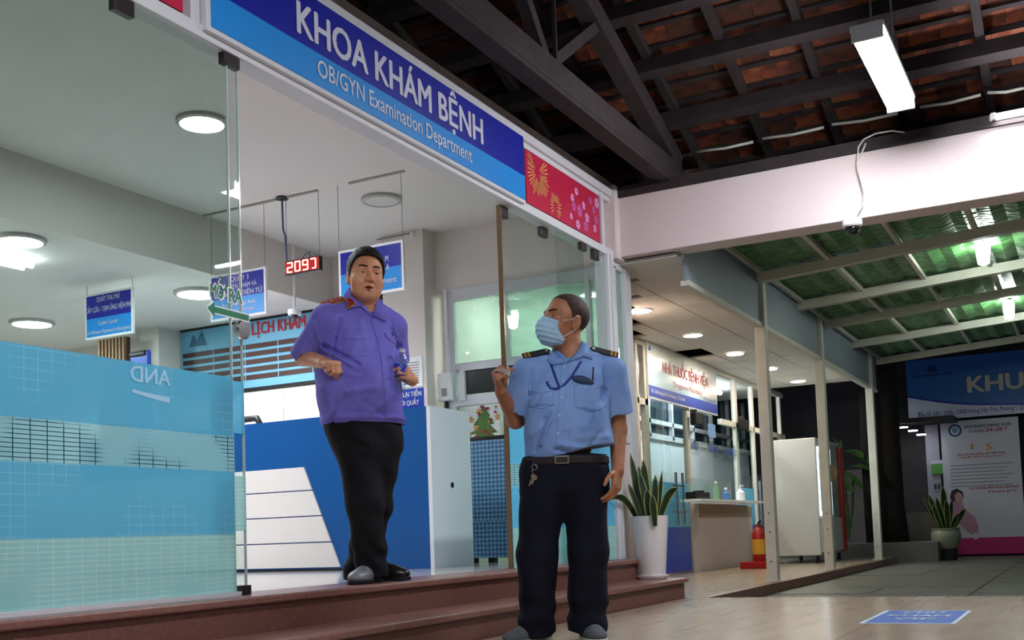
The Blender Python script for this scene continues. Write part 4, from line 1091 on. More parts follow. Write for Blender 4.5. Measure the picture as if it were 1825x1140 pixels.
# hall dome camera in front of the board
p = onX(7.45, 525, 559)
hc = empty('dome_camera', p, 'white dome security camera above the schedule board', 'camera')
MB().lathe(p, [(.0, .035), (.055, .035), (.06, .015), (.056, -.012), (.0, -.012)], 24).build('base', 'white', hc, smooth='auto')
MB().lathe(p + np.array([0, 0, -.012]), [(.035, 0), (.031, -.018), (.017, -.03), (.0, -.032)], 20).build('dome', 'dome_black', hc, smooth=True)
MB().tube([p + np.array([0, 0, .03]), np.array([p[0], p[1], 2.645 if p[1] > 6.14 else 3.1])], .012, 8).build('arm', 'white', hc)

# hanging counter signs
def hang_sign(name, X, tl, tr, br, bl, label, lines, wires, split=.55):
    P4 = [onX(X, *q) for q in (tl, tr, br, bl)]
    ya = (P4[0][1] + P4[3][1]) / 2; yb = (P4[1][1] + P4[2][1]) / 2
    z1 = (P4[0][2] + P4[1][2]) / 2; z0 = (P4[2][2] + P4[3][2]) / 2
    h = z1 - z0; w = ya - yb
    s = empty(name, (X, (ya + yb) / 2, z0), label, 'sign', 'hanging counter signs')
    box('frame', (X, yb, z0), (X + .02, ya, z1), 'white', s)
    e_ = .018
    box('upper_sheet', (X - .003, yb + e_, z1 - split * h), (X, ya - e_, z1 - e_), 'blue_dark', s)
    box('lower_sheet', (X - .003, yb + e_, z0 + e_), (X, ya - e_, z1 - split * h), 'blue_mid', s)
    for (t, fx, fz, fw, hh, al) in lines:
        text(t, (X - .004, ya - w * fx, z0 + h * fz), (0, -1, 0), (0, 0, 1), h * hh, 'sign_letter', s, width=w * fw, bold=.01, align=al)
    for (fx, zz_) in wires:
        y = ya - w * fx
        MB().tube([(X + .01, y, z1 - .02), (X + .01, y, zz_)], .0022, 6).build('wire', 'grey_wire', s)
    return s, ya, yb, z0, z1
hang_sign('counter_sign', 6.36, (374, 490), (471, 478), (476, 559), (375, 573), 'hanging blue sign QUẦY 3 behind the MỞ RA lettering',
          [('QUẦY 3', .55, .80, .32, .11, 'C'), ('LỊCH HẸN KHÁM VÀ', .52, .64, .66, .1, 'C'), ('THẺ KHÁM ĐIỆN TỬ', .52, .48, .86, .1, 'C'), ('Appointment And', .52, .27, .6, .085, 'C'), ('Card Center', .52, .13, .6, .085, 'C')], [(.02, 3.1), (.98, 3.1)])
hang_sign('counter_sign', 6.36, (603, 447), (718, 428), (720, 517), (605, 533), 'hanging blue sign partly hidden behind the officer head',
          [('M', .78, .62, .045, .12, 'R'), ('A', .79, .45, .045, .12, 'R'), ('Payment', .90, .18, .34, .13, 'R')], [(.0, 3.1), (.99, 3.1)], split=.50)
hang_sign('counter_sign', 6.15, (152, 527), (235, 510), (238, 594), (152, 605), 'smaller hanging blue sign QUẦY THU PHÍ near the left lamps',
          [('QUẦY THU PHÍ', .5, .80, .48, .115, 'C'), ('CẤP CỨU - TẠM ỨNG VIỆN PHÍ', .5, .58, .96, .115, 'C'), ('Cashier Counter', .5, .28, .42, .1, 'C'), ('For Advance Payment In Emergency', .5, .10, .94, .09, 'C')], [(.02, 2.645), (.98, 2.645)])
# ceiling track the signs hang from
tk = struct(empty('trim_ceiling_track', (6.36, 5, 3.09)))
box('rail', (6.35, onX(6.36, 566, 334)[1], 3.085), (6.37, onX(6.36, 350, 384)[1], 3.10), 'tbar', tk)
box('rail', (6.35, onX(6.36, 720, 298)[1], 3.085), (6.37, onX(6.36, 622, 320)[1], 3.10), 'tbar', tk)
# red number display
Q = [onX(6.33, *q) for q in ((507, 466), (568, 455), (570, 479), (509, 492))]
ya = (Q[0][1] + Q[3][1]) / 2; yb = (Q[1][1] + Q[2][1]) / 2; z1 = (Q[0][2] + Q[1][2]) / 2; z0 = (Q[2][2] + Q[3][2]) / 2
ld = empty('number_display', (6.36, (ya + yb) / 2, z0), 'red illuminated number display hanging over the counter', 'display')
box('case', (6.33, yb, z0), (6.37, ya, z1), mat('led_case', '#2a0808', .4), ld, bevel=.004)
box('screen', (6.326, yb + .006, z0 + .008), (6.331, ya - .006, z1 - .008), mat('led_red', '#7a0a10', .4, emit='#d0101c', estr=.14), ld)
mat('led_digit', '#ffffff', .4, emit='#ffb090', estr=.75)
dw = (ya - yb - .03) / 4; dh = (z1 - z0) * .66
SEG = {'2': 'abged', '0': 'abcdef', '9': 'abcdfg', 'x': 'abcd'}
for k, chn in enumerate('209x'):
    x0d = ya - .02 - k * dw - dw * .1; w = dw * .62; zc0 = z0 + (z1 - z0) * .17; th = .009
    sg_ = {'a': ((0, 1), (1, 1)), 'b': ((1, 1), (1, .5)), 'c': ((1, .5), (1, 0)), 'd': ((0 if chn != 'x' else .3, 0), (1, 0)), 'e': ((0, 0), (0, .5)), 'f': ((0, .5), (0, 1)), 'g': ((0, .5), (1, .5))}
    b_ = MB()
    for sname in SEG[chn]:
        (u0, v0), (u1, v1) = sg_[sname]
        b_.bar((6.324, x0d - u0 * w, zc0 + v0 * dh), (6.324, x0d - u1 * w, zc0 + v1 * dh), .004 if abs(u0 - u1) < .1 else .004, th, up=(0, 0, 1) if abs(v0 - v1) < .1 else (0, 1, 0))
    b_.build('digit', 'led_digit', ld)
for y in (ya - .005, yb + .01):
    MB().tube([(6.35, y, z1 - .01), (6.35, y, 3.09)], .002, 6).build('wire', 'grey_wire', ld)
MB().tube([(6.355, ya - .0, z1), (6.355, ya + .01, z1 + .2), (6.355, ya + .03, 2.85), (6.355, ya + .035, 3.09)], .008, 6).build('power_cable', mat('cable_blue', '#4a5a80', .5), ld)
MB().tube([(6.365, (ya + yb) / 2 + .03, z1), (6.37, (ya + yb) / 2, z1 + .04), (6.37, (ya + yb) / 2 - .04, z1 + .05), (6.365, (ya + yb) / 2 - .05, z1)], .004, 6).build('power_cable', 'cable_blue', ld)
MB().lathe((6.355, ya + .035, 3.085), [(0, 0), (.05, 0), (.04, .015), (0, .015)], 20).build('ceiling_rose', 'clamp', ld)
# wall paper notice + small hook rail on pillar
a = onX(7.655, 728, 690); b = onX(7.655, 752, 634)
pn = empty('paper_notice', (7.65, a[1], a[2]), 'white printed page taped on the pillar beside the bottle', 'notice')
box('sheet', (7.652, b[1], a[2]), (7.66, a[1] + .1, b[2]), 'white', pn)
for k in range(9):
    z = b[2] - .05 - k * .022
    box('print_line', (7.650, b[1] + .03, z), (7.652, a[1] + .05, z + .005), 'ink_red' if k == 2 else 'ink', pn)
a = onX(7.655, 675, 428); b = onX(7.655, 735, 417)
hr = empty('wall_rod', (7.64, b[1], a[2]), 'thin metal rod on the pillar top beside the hanging sign', 'rod')
MB().tube([(7.63, a[1], a[2]), (7.63, b[1], a[2])], .006, 8).build('rod', 'grey_wire', hr); box('end', (7.62, b[1] - .015, a[2] - .03), (7.66, b[1], a[2] + .015), 'white', hr)

# inner window frame beyond the counter
XW = 7.86
w5 = struct(empty('window_5', (XW, 4, FZ)))
def wy(px, py=600): return onX(XW, px, py)[1]
def wz(px, py): return onX(XW, px, py)[2]
yA, yB = wy(801), 3.2
for (p0, p1) in [(800, 813), (898, 908), (1048, 1056)]:
    box('stile', (XW - .03, wy(p1), FZ), (XW + .03, wy(p0), lint), 'alu', w5, bevel=.003)
zt4 = wz(870, 710)
for z, h in ((lint - .05, .1), (wz(880, 647), .06), (zt4, .09), (wz(880, 850), .08)):
    box('transom', (XW - .028, yB, z - h / 2), (XW + .028, yA, z + h / 2), 'alu', w5, bevel=.003)
box('pane', (XW - .004, yB, FZ), (XW + .004, yA, lint - .05), 'glass_green', w5)
p0, p1 = wy(824, 690), wy(1000, 690)
box('sash', (XW - .045, p1, wz(828, 662)), (XW - .02, p0, wz(828, 662) + .05), 'alu', w5); box('sash', (XW - .045, p0 - .05, zt4), (XW - .02, p0, wz(828, 662)), 'alu', w5)
box('dark_pane', (XW - .02, p1, zt4 + .05), (XW - .012, p0 - .05, wz(828, 662)), mat('pane_dark', '#26302f', .1, spec=.6), w5)
# christmas window sticker
cs = empty('christmas_sticker', (XW - .01, wy(865), wz(865, 785)), 'christmas tree window sticker with gold stars and baubles', 'sticker')
ys0, ys1 = wy(833, 750), wy(895, 750); zs0, zs1 = wz(860, 790), wz(860, 722)
box('sheet', (XW - .034, ys1, zs0), (XW - .03, ys0, zs1), mat('sticker_white', '#dfe3e0', .5), cs)
cyy = wy(866, 750); hz = zs1 - zs0
mat('tree_green', '#4f7d2f', .6, var=.4, vscale=30); mat('bauble_red', '#9c2f28', .5); mat('bauble_gold', '#c08f3a', .5)
for k, (zf, wf) in enumerate([(.02, .17), (.25, .13), (.48, .1), (.7, .06)]):
    MB().prism([(XW - .036, cyy + wf, zs0 + hz * zf), (XW - .036, cyy - wf, zs0 + hz * zf), (XW - .036, cyy, zs0 + hz * min(.99, zf + .38))], (-.001 - .0005 * k, 0, 0)).build('tree_print', 'tree_green', cs)
rr = random.Random(4)
for k in range(26):
    u, v = rr.uniform(-1, 1), rr.random()
    y = cyy + u * .15 * (1 - v * .7) if k < 12 else rr.uniform(ys1 + .03, ys0 - .03); z = zs0 + hz * (.05 + .9 * v)
    MB().lathe((XW - .040, y, z), [(0, 0), (.013, 0), (.012, -.002), (0, -.002)], 10, 'X').build('bauble_print', rr.choice(['bauble_red', 'bauble_gold', 'bauble_red']), cs)
for (px, py) in [(840, 748), (848, 762), (886, 742), (836, 772)]:
    q = onX(XW - .04, px, py)
    MB().prism([(XW - .037, q[1] + (.035 if i % 2 == 0 else .015) * math.sin(i * math.pi / 5), q[2] + (.035 if i % 2 == 0 else .015) * math.cos(i * math.pi / 5)) for i in range(10)], (-.001, 0, 0)).build('star_print', 'bauble_gold', cs)
# switch box and conduit
a = onX(XW - .05, 801, 690)
sx = empty('switch_box', a, 'white switch box with conduit on the inner window frame', 'switch')
box('case', (XW - .09, wy(812, 690), wz(800, 716)), (XW - .03, wy(790, 690), wz(800, 666)), 'white', sx, bevel=.008)
box('rocker', (XW - .095, wy(806, 690), wz(800, 708)), (XW - .09, wy(797, 690), wz(800, 694)), mat('switch_grey', '#8d8d8d', .5), sx)
box('conduit', (XW - .06, wy(804, 600), wz(800, 668)), (XW - .03, wy(799, 600), lint), 'white', sx)
box('conduit', (XW - .06, wy(804, 760), FZ), (XW - .03, wy(800, 760), wz(800, 714)), 'black', sx)
a = onX(7.5, 802, 736)
bf = empty('blue_folder', a, 'dark blue folder edge showing behind the white end panel', 'folder')
MB().prism([(7.4, onX(7.4, 790, 727)[1], onX(7.4, 790, 727)[2]), (7.4, onX(7.4, 812, 735)[1], onX(7.4, 812, 737)[2]), (7.4, onX(7.4, 790, 737)[1], onX(7.4, 790, 745)[2])], (.02, 0, 0)).build('cover', 'blue_dark', bf)
box('stand', (7.40, onX(7.4, 806, 737)[1], FZ), (7.42, onX(7.4, 792, 737)[1], onX(7.4, 790, 738)[2]), 'white', bf)

# folded woven camp beds behind the glass
m = bpy.data.materials.new('woven_blue'); m.use_nodes = True; MATS['woven_blue'] = m
nt = m.node_tree; N = nt.nodes; L = nt.links; b = N['Principled BSDF']; b.inputs['Roughness'].default_value = .45
tc = N.new('ShaderNodeTexCoord'); mp = N.new('ShaderNodeMapping'); mp.inputs['Scale'].default_value = (42, 42, 42); mp.inputs['Rotation'].default_value = (R(45), 0, 0); L.new(tc.outputs['Object'], mp.inputs[0])
ck = N.new('ShaderNodeTexChecker'); ck.inputs['Scale'].default_value = 1.0; ck.inputs[1].default_value = lin('#7fb4d4'); ck.inputs[2].default_value = lin('#2f6c97'); L.new(mp.outputs[0], ck.inputs[0])
nz = N.new('ShaderNodeTexNoise'); nz.inputs['Scale'].default_value = 60; L.new(tc.outputs['Object'], nz.inputs[0])
mx = N.new('ShaderNodeMixRGB'); mx.blend_type = 'MULTIPLY'; mx.inputs[0].default_value = .7; L.new(ck.outputs[0], mx.inputs[1]); L.new(nz.outputs[0], mx.inputs[2])
L.new(mx.outputs[0], b.inputs['Base Color'])
bp = N.new('ShaderNodeBump'); bp.inputs['Strength'].default_value = .6; bp.inputs['Distance'].default_value = .006; L.new(ck.outputs[1], bp.inputs['Height']); L.new(bp.outputs[0], b.inputs['Normal'])
def camp_bed(X, pxl, pxr, lean, label):
    y1 = onX(X, pxl, 900)[1]; y0 = onX(X, pxr, 900)[1]; z1 = onX(X, 880, 783)[2]
    cb = empty('folded_camp_bed', (X, (y0 + y1) / 2, FZ), label, 'camp bed', 'folded camp beds behind the glass')
    MB().hexa([(X - .03, y1, FZ + .04), (X + .03, y1, FZ + .04), (X + .03, y0, FZ + .04), (X - .03, y0, FZ + .04), (X + lean - .03, y1, z1), (X + lean + .03, y1, z1), (X + lean + .03, y0, z1), (X + lean - .03, y0, z1)]).build('woven_panel', 'woven_blue', cb)
    for y in (y0, y1):
        MB().tube([(X, y, FZ), (X + lean, y, z1 + .01)], .014, 8).build('side_tube', mat('bed_tube', '#20303f', .4, metal=.3), cb, smooth=True)
    MB().tube([(X + lean, y0 - .02, z1 + .012), (X + lean, y1 + .02, z1 + .012)], .022, 8).build('top_binding', 'black_soft', cb, smooth=True)
    z = z1
    while z > FZ + .1:
        z -= .045; f = (z - FZ) / (z1 - FZ)
        MB().bar((X - .034 + lean * f, y0 + .012, z + .012), (X - .034 + lean * f, y0 - .012, z - .012), .004, .01).build('lacing', 'black', cb)
    MB().box((X + lean * .4 - .05, y0 - .03, FZ + .52), (X + lean * .4 + .0, y0 + .03, FZ + .57)).build('clip', 'black', cb)
    for y in (y0 + .03, y1 - .03):
        MB().box((X - .04, y - .02, FZ), (X + .04, y + .02, FZ + .05)).build('foot', 'black', cb)
camp_bed(7.40, 836, 917, .02, 'folded blue woven camp bed leaning beside the white end panel')
camp_bed(7.55, 870, 935, .05, 'second folded blue woven camp bed behind the first')
# floor door stop
p = onZ(FZ, 926, 1008)
dsx = empty('door_stop', p, 'small white door stop on the landing beside the guard leg', 'door stop')
MB().lathe(p, [(0, 0), (.03, 0), (.03, .025), (.018, .042), (0, .045)], 16).build('knob', 'white', dsx, smooth='auto'); MB().lathe(p, [(.03, 0), (.034, 0), (.034, .006), (.03, .006)], 16).build('base_ring', 'white', dsx)

# far left of the hall: pillar, wooden slats, blue desk screen
struct(box('pillar_hall', (7.7, onX(7.7, 283, 610)[1], FZ), (8.02, onX(7.7, 250, 610)[1] + .0, 2.645), 'plaster'))
ws = empty('slatted_screen', onX(7.5, 200, 640), 'brown wooden slat screen beside the hall pillar', 'screen')
ya, yb = onX(7.5, 176, 620)[1], onX(7.5, 225, 620)[1]; z1 = onX(7.5, 200, 603)[2]
box('panel', (7.52, yb, FZ), (7.55, ya, z1), mat('slat_dark', '#4a3526', .6), ws)
for k in range(8):
    y = yb + (ya - yb) * (k + .5) / 8
    box('slat', (7.48, y - (ya - yb) / 34, FZ), (7.52, y + (ya - yb) / 34, z1), mat('slat_wood', '#8a6a4e', .6), ws)
bs = empty('desk_screen', onX(7.4, 247, 640), 'dark blue rounded desk screen behind the cyan film', 'screen')
ya, yb = onX(7.4, 230, 630)[1], onX(7.4, 265, 630)[1]; z1 = onX(7.4, 245, 625)[2]
box('panel', (7.4, yb, FZ + .6), (7.44, ya, z1), 'blue_strip', bs, bevel=.02); box('top_trim', (7.39, yb + .03, z1 - .06), (7.45, ya, z1), 'black', bs, bevel=.02)
box('leg', (7.4, yb, FZ), (7.44, yb + .05, FZ + .62), 'black', bs); box('leg', (7.4, ya - .05, FZ), (7.44, ya, FZ + .62), 'black', bs)
# ---------------------------------------------------------------- people: implicit surfaces meshed with surface nets
EX = np.array([RM[0][0], RM[0][1], 0.0]); EX /= np.linalg.norm(EX)
EY = np.array([-EX[1], EX[0], 0.0]); EZ = np.array([0.0, 0.0, 1.0])
def rc(p, a, b, ra, rb):
    a = np.asarray(a, float); b = np.asarray(b, float); ba = b - a; pa = p - a
    t = np.clip((pa @ ba) / max(ba @ ba, 1e-12), 0, 1)
    return np.linalg.norm(pa - t[:, None] * ba, axis=1) - (ra + (rb - ra) * t)
def ell(p, c, r):
    q = p - np.asarray(c, float); r = np.asarray(r, float)
    k0 = np.linalg.norm(q / r, axis=1); k1 = np.linalg.norm(q / (r * r), axis=1)
    return k0 * (k0 - 1) / np.maximum(k1, 1e-9)
def smin(a, b, k):
    h = np.maximum(k - np.abs(a - b), 0) / k
    return np.minimum(a, b) - h * h * k * .25
def near(fn, p, c, rad):
    """evaluate fn only close to a ball, elsewhere a lower bound of the distance"""
    r = np.linalg.norm(p - c, axis=1) - rad; m = r < .06; d = np.maximum(r, .05)
    if m.any(): d[m] = fn(p[m])
    return d
def smax(a, b, k): return -smin(-a, -b, k)
def mesh_sdf(fn, lo, hi, h, margin=.03):
    lo = np.asarray(lo, float); hi = np.asarray(hi, float); B = 6
    nb = np.ceil((hi - lo) / (h * B)).astype(int); n = nb * B
    g = np.stack(np.meshgrid(*[np.arange(k) for k in nb], indexing='ij'), -1).reshape(-1, 3)
    dc = fn(lo + (g * B + (B - 1) / 2) * h)
    act = np.abs(dc) < B * h * .95 + margin
    F = np.repeat(np.repeat(np.repeat(np.where(dc < 0, -1., 1.).reshape(nb), B, 0), B, 1), B, 2).astype(np.float32)
    o = np.stack(np.meshgrid(*[np.arange(B)] * 3, indexing='ij'), -1).reshape(-1, 3)
    ga = g[act]
    for s in range(0, len(ga), 1500):
        idx = (ga[s:s + 1500, None, :] * B + o[None]).reshape(-1, 3)
        F[idx[:, 0], idx[:, 1], idx[:, 2]] = fn(lo + idx * h)
    sg = F < 0
    cnt = np.zeros(tuple(n - 1), np.int8); C8 = [(i, j, k) for i in (0, 1) for j in (0, 1) for k in (0, 1)]
    for (i, j, k) in C8: cnt += sg[i:n[0] - 1 + i, j:n[1] - 1 + j, k:n[2] - 1 + k]
    ce = np.argwhere((cnt > 0) & (cnt < 8))
    if len(ce) == 0: return np.zeros((0, 3)), []
    vid = -np.ones(tuple(n - 1), np.int32); vid[ce[:, 0], ce[:, 1], ce[:, 2]] = np.arange(len(ce))
    acc = np.zeros((len(ce), 3)); w = np.zeros(len(ce))
    val = {c: F[ce[:, 0] + c[0], ce[:, 1] + c[1], ce[:, 2] + c[2]] for c in C8}
    for c in C8:
        for ax in range(3):
            if c[ax]: continue
            d = list(c); d[ax] = 1; d = tuple(d)
            f0, f1 = val[c], val[d]; m = (f0 < 0) != (f1 < 0)
            t = f0[m] / (f0[m] - f1[m]); q = np.tile(np.array(c, float), (m.sum(), 1)); q[:, ax] += t
            acc[m] += q; w[m] += 1
    V = lo + (ce + acc / w[:, None]) * h
    Q = []
    for ax in range(3):
        u, v = [(1, 2), (2, 0), (0, 1)][ax]
        a0 = [slice(None)] * 3; a1 = [slice(None)] * 3; a0[ax] = slice(0, -1); a1[ax] = slice(1, None)
        ch = sg[tuple(a0)] != sg[tuple(a1)]
        e = np.argwhere(ch); e = e[(e[:, u] > 0) & (e[:, v] > 0) & (e[:, u] < n[u] - 1) & (e[:, v] < n[v] - 1)]
        if not len(e): continue
        du = np.zeros(3, int); dv = np.zeros(3, int); du[u] = 1; dv[v] = 1
        ids = [vid[tuple((e - a).T)] for a in (0 * du, du, du + dv, dv)]
        q = np.stack(ids, 1); fl = sg[tuple(e.T)]
        q = np.where(fl[:, None], q, q[:, ::-1]); Q.append(q[(q >= 0).all(1)])
    return V, np.concatenate(Q)
class Person:
    def __init__(s, foot): s.O = np.array(foot, float)
    def L(s, px, py, dd=0.0):
        d = ray(px, py); t = ((s.O - CAM) @ EY + dd) / (d @ EY); P = CAM + d * t - s.O
        return np.array([P @ EX, P @ EY, P[2]])
    def W(s, v): v = np.asarray(v); return s.O + v[..., 0:1] * EX + v[..., 1:2] * EY + v[..., 2:3] * EZ
    def mesh(s, name, fn, lo, hi, h, material, parent, margin=.03, smooth=True):
        V, Q = mesh_sdf(fn, lo, hi, h, margin)
        me = bpy.data.meshes.new(name); base = np.array(ORG[parent.name])
        if len(V):
            me.vertices.add(len(V)); me.vertices.foreach_set('co', (s.W(V) - base).ravel())
            me.loops.add(Q.size); me.loops.foreach_set('vertex_index', Q.ravel().astype(np.int32))
            me.polygons.add(len(Q)); me.polygons.foreach_set('loop_start', np.arange(0, Q.size, 4)); me.polygons.foreach_set('loop_total', np.full(len(Q), 4))
            me.polygons.foreach_set('use_smooth', np.ones(len(Q), bool))
            me.update(calc_edges=True); me.validate()
        return link(name, me, material, parent)
    def front(s, fn, x, z, y0=-.6, y1=.3):
        ys = np.linspace(y0, y1, 700); d = fn(np.stack([np.full_like(ys, x), ys, np.full_like(ys, z)], 1))
        i = np.argmax(d < 0); return np.array([x, ys[i], z])
    def tube(s, name, pts, r, material, parent, n=8):
        return MB().tube([s.W(np.array(p)) for p in pts], r, n).build(name, material, parent, smooth=True)
def frame(yaw, pitch=0.0, roll=0.0):
    """rows: the person's left (picture right when facing us), forward, up, in the local axes"""
    f = np.array([math.sin(yaw), -math.cos(yaw), 0.0]); r = np.array([math.cos(yaw), math.sin(yaw), 0.0]); u = np.array([0., 0., 1.])
    f, u = f * math.cos(pitch) + u * math.sin(pitch), u * math.cos(pitch) - f * math.sin(pitch)
    r, u = r * math.cos(roll) + u * math.sin(roll), u * math.cos(roll) - r * math.sin(roll)
    return np.stack([r, f, u])
def face_sdf(q, open_=.0, lids=True, chub=0.0):
    """q: points in head axes (left, forward, up), eyes at z = 0"""
    ax = np.stack([np.abs(q[:, 0]), q[:, 1], q[:, 2]], 1)
    d = ell(q, (0, -.012, .036), (.078, .099, .086))
    d = smin(d, ell(q, (0, .030, -.032), (.066 + chub, .066, .094)), .03)
    d = smin(d, ell(q, (0, .032, -.082), (.054 + chub, .052, .038)), .03)
    d = smin(d, ell(q, (0, .070, -.102), (.024, .020, .017)), .025)
    d = smin(d, ell(ax, (.042, .058, -.040), (.024 + chub, .024, .026)), .025)
    d = smin(d, rc(ax, (.008, .090, .020), (.044, .072, .020), .011, .010), .02)
    d = smax(d, -ell(ax, (.031, .104, -.002), (.019, .020, .012)), .016)
    d = smin(d, rc(q, (0, .090, .010), (0, .110, -.034), .0075, .0125), .012)
    d = smin(d, ell(ax, (.0135, .100, -.039), (.0095, .012, .009)), .008)
    if lids:
        e = ell(ax, (.031, .0745, -.001), (.0165, .0150, .0135))
        slit = ell(ax, (.031, .0900, -.0025), (.0165, .020, .0046))
        d = smin(d, smax(e, -slit, .002), .004)
    d = smin(d, rc(ax, (0, .098, -.064), (.025, .084, -.069), .0065, .0040), .008)
    d = smin(d, rc(ax, (0, .096, -.078 - open_), (.023, .084, -.073 - open_), .0075, .0045), .008)
    d = smax(d, -ell(q, (0, .098, -.0705 - open_ * .5), (.027, .016, .0016 + open_ * .60)), .003)
    d = smax(d, -rc(ax, (0.006, .104, -.0465), (.009, .100, -.046), .0028, .0028), .003)
    d = smax(d, -rc(ax, (.019, .099, -.040), (.034, .084, -.070), .0030, .0022), .007)
    # ears
    ea = ell(ax, (.0775, -.008, -.010), (.0105, .021, .033)); ei = ell(ax, (.0885, -.004, -.008), (.009, .013, .022))
    d = smin(d, smax(ea, -ei, .004), .006)
    d = smin(d, ell(ax, (.075, .002, -.036), (.007, .010, .010)), .008)
    return d
def hair_sdf(q, face, line, th, noise=0.0):
    az = np.degrees(np.arctan2(np.abs(q[:, 0]), q[:, 1]))
    zl = np.interp(az, *line)
    base = ell(q, (0, -.012, .036), (.078, .099, .086))
    base = smin(base, ell(q, (0, .020, -.02), (.068, .06, .09)), .03)
    t = th(q, az) if callable(th) else th
    if noise: t = t + noise * (np.sin(q[:, 0] * 240 + 5 * np.sin(q[:, 1] * 34) + q[:, 2] * 110) + .6 * np.sin(q[:, 0] * 410 + 3 * np.sin(q[:, 1] * 50) - q[:, 2] * 150))
    return smax(base - t, zl - q[:, 2], .006)
FING = [(.042, .027, .022, .0095), (.046, .030, .023, .0098), (.042, .028, .023, .0093), (.033, .022, .020, .0083)]
def unit(v): v = np.asarray(v, float); return v / np.linalg.norm(v)
def make_hand(w, fwd, nrm, lat, curls, thumb, sc=1.0, spread=.06, spl=None):
    """round cones of a hand: wrist w, direction to the knuckles fwd, palm side nrm, thumb side lat; curls = three bends for each finger"""
    fwd = unit(fwd); nrm = unit(nrm - fwd * (np.asarray(nrm) @ fwd)); lat = unit(lat - fwd * (np.asarray(lat) @ fwd) - nrm * (np.asarray(lat) @ nrm))
    palm, fin = [], []
    offs = [(.028, .090), (.0095, .094), (-.010, .090), (-.028, .082)]
    for i in range(4):
        k = w + (fwd * offs[i][1] + lat * offs[i][0]) * sc
        palm.append((w + (lat * offs[i][0] * .6 + fwd * .012) * sc, k, .0150 * sc, .0125 * sc))
        a = 0.0; p = k; dirl = offs[i][0] / .03 * spread
        for j in range(3):
            a += curls[i][j]
            d = unit(fwd * math.cos(a) + nrm * math.sin(a) + lat * dirl * math.cos(a)); e = p + d * FING[i][j] * sc
            r = FING[i][3] * sc
            fin.append((i, p, e, r * (1 - .06 * j), r * (.94 - .07 * j))); p = e
    t0 = w + (fwd * .022 + lat * .022 + nrm * .006) * sc; p = t0
    for j, (dv, ln, r0, r1) in enumerate(zip(thumb, (.044, .034, .028), (.0155, .0118, .0105), (.0125, .0108, .0088))):
        d = unit(fwd * dv[0] + lat * dv[1] + nrm * dv[2]); e = p + d * ln * sc; fin.append((9, p, e, r0 * sc, r1 * sc)); p = e
    return palm, fin
def hand_sdf(p, hand):
    palm, fin = hand; d = None
    for a in palm:
        x = rc(p, *a); d = x if d is None else smin(d, x, .016)
    groups = {}
    for (i, a, b, ra, rb) in fin:
        x = rc(p, a, b, ra, rb); groups[i] = x if i not in groups else smin(groups[i], x, .004)
    for i, x in groups.items(): d = smin(d, x, .012 if i == 9 else .006)
    return d
def seg2(x, z, a, b):
    ax, az = a; bx, bz = b; dx, dz = bx - ax, bz - az
    t = np.clip(((x - ax) * dx + (z - az) * dz) / (dx * dx + dz * dz + 1e-12), 0, 1)
    return np.hypot(x - ax - t * dx, z - az - t * dz)
def poly_in(x, z, pts):
    """signed distance to a convex polygon given clockwise or not (negative inside)"""
    d = None; cx = sum(p[0] for p in pts) / len(pts); cz = sum(p[1] for p in pts) / len(pts)
    for i in range(len(pts)):
        a = pts[i]; b = pts[(i + 1) % len(pts)]; n = np.array([b[1] - a[1], a[0] - b[0]]); n = n / np.linalg.norm(n)
        if (cx - a[0]) * n[0] + (cz - a[1]) * n[1] > 0: n = -n
        s = (x - a[0]) * n[0] + (z - a[1]) * n[1]; d = s if d is None else np.maximum(d, s)
    return d
def sections(p, zs, cx, cy, a, b, fr):
    """torso: elliptical cross sections stacked along z in the body frame fr"""
    z = p[:, 2]; X = np.interp(z, zs, cx); Y = np.interp(z, zs, cy); A = np.interp(z, zs, a); B_ = np.interp(z, zs, b)
    q0 = (p[:, 0] - X) * fr[0][0] + (p[:, 1] - Y) * fr[0][1]; q1 = (p[:, 0] - X) * fr[1][0] + (p[:, 1] - Y) * fr[1][1]
    k = (np.abs(q0 / A) ** 2.4 + np.abs(q1 / B_) ** 2.4) ** (1 / 2.4)
    d = (k - 1) * np.minimum(A, B_)
    return np.maximum(d, np.maximum(z - zs[-1], zs[0] - z))
def smooth_prof(zs, *cols):
    zz = np.linspace(zs[0], zs[-1], 90); out = []
    for c in cols:
        y = np.interp(zz, zs, c)
        for _ in range(5): y[1:-1] = (y[:-2] + 2 * y[1:-1] + y[2:]) / 4
        out.append(y)
    return [zz] + out
def collar(P, par, c, rn, fr, material, name='collar', h=.05, opening=14, drop=.03, gap=.026):
    n = 44; vs = []; fs = []
    for i in range(n + 1):
        t = -1 + 2 * i / n; ph = math.pi * (1 + t * (1 - opening / 180)); at = abs(t)
        dr = fr[1] * math.cos(ph) * 1.08 + fr[0] * math.sin(ph)
        up = fr[2]; zt = .030 - .050 * at ** 3
        low = c + dr * (rn - .002) + up * (-.055)
        top = c + dr * rn + up * (zt - .006)
        mid = c + dr * (rn + .008) + up * zt
        m2 = c + dr * (rn + .5 * gap + .012 * at ** 4) + up * (zt - h * .5 - drop * .4 * at ** 6)
        bot = c + dr * (rn + gap + .026 * at ** 4) + up * (zt - h - drop * at ** 7)
        vs += [P.W(low), P.W(top), P.W(mid), P.W(m2), P.W(bot)]
    for i in range(n):
        for k in range(4): fs.append((i * 5 + k, i * 5 + k + 1, i * 5 + k + 6, i * 5 + k + 5))
    o = MB().add(vs, fs).build(name, material, par, smooth=True)
    md = o.modifiers.new('thick', 'SOLIDIFY'); md.thickness = .0035
    md = o.modifiers.new('sub', 'SUBSURF'); md.levels = 1; md.render_levels = 1
    return o
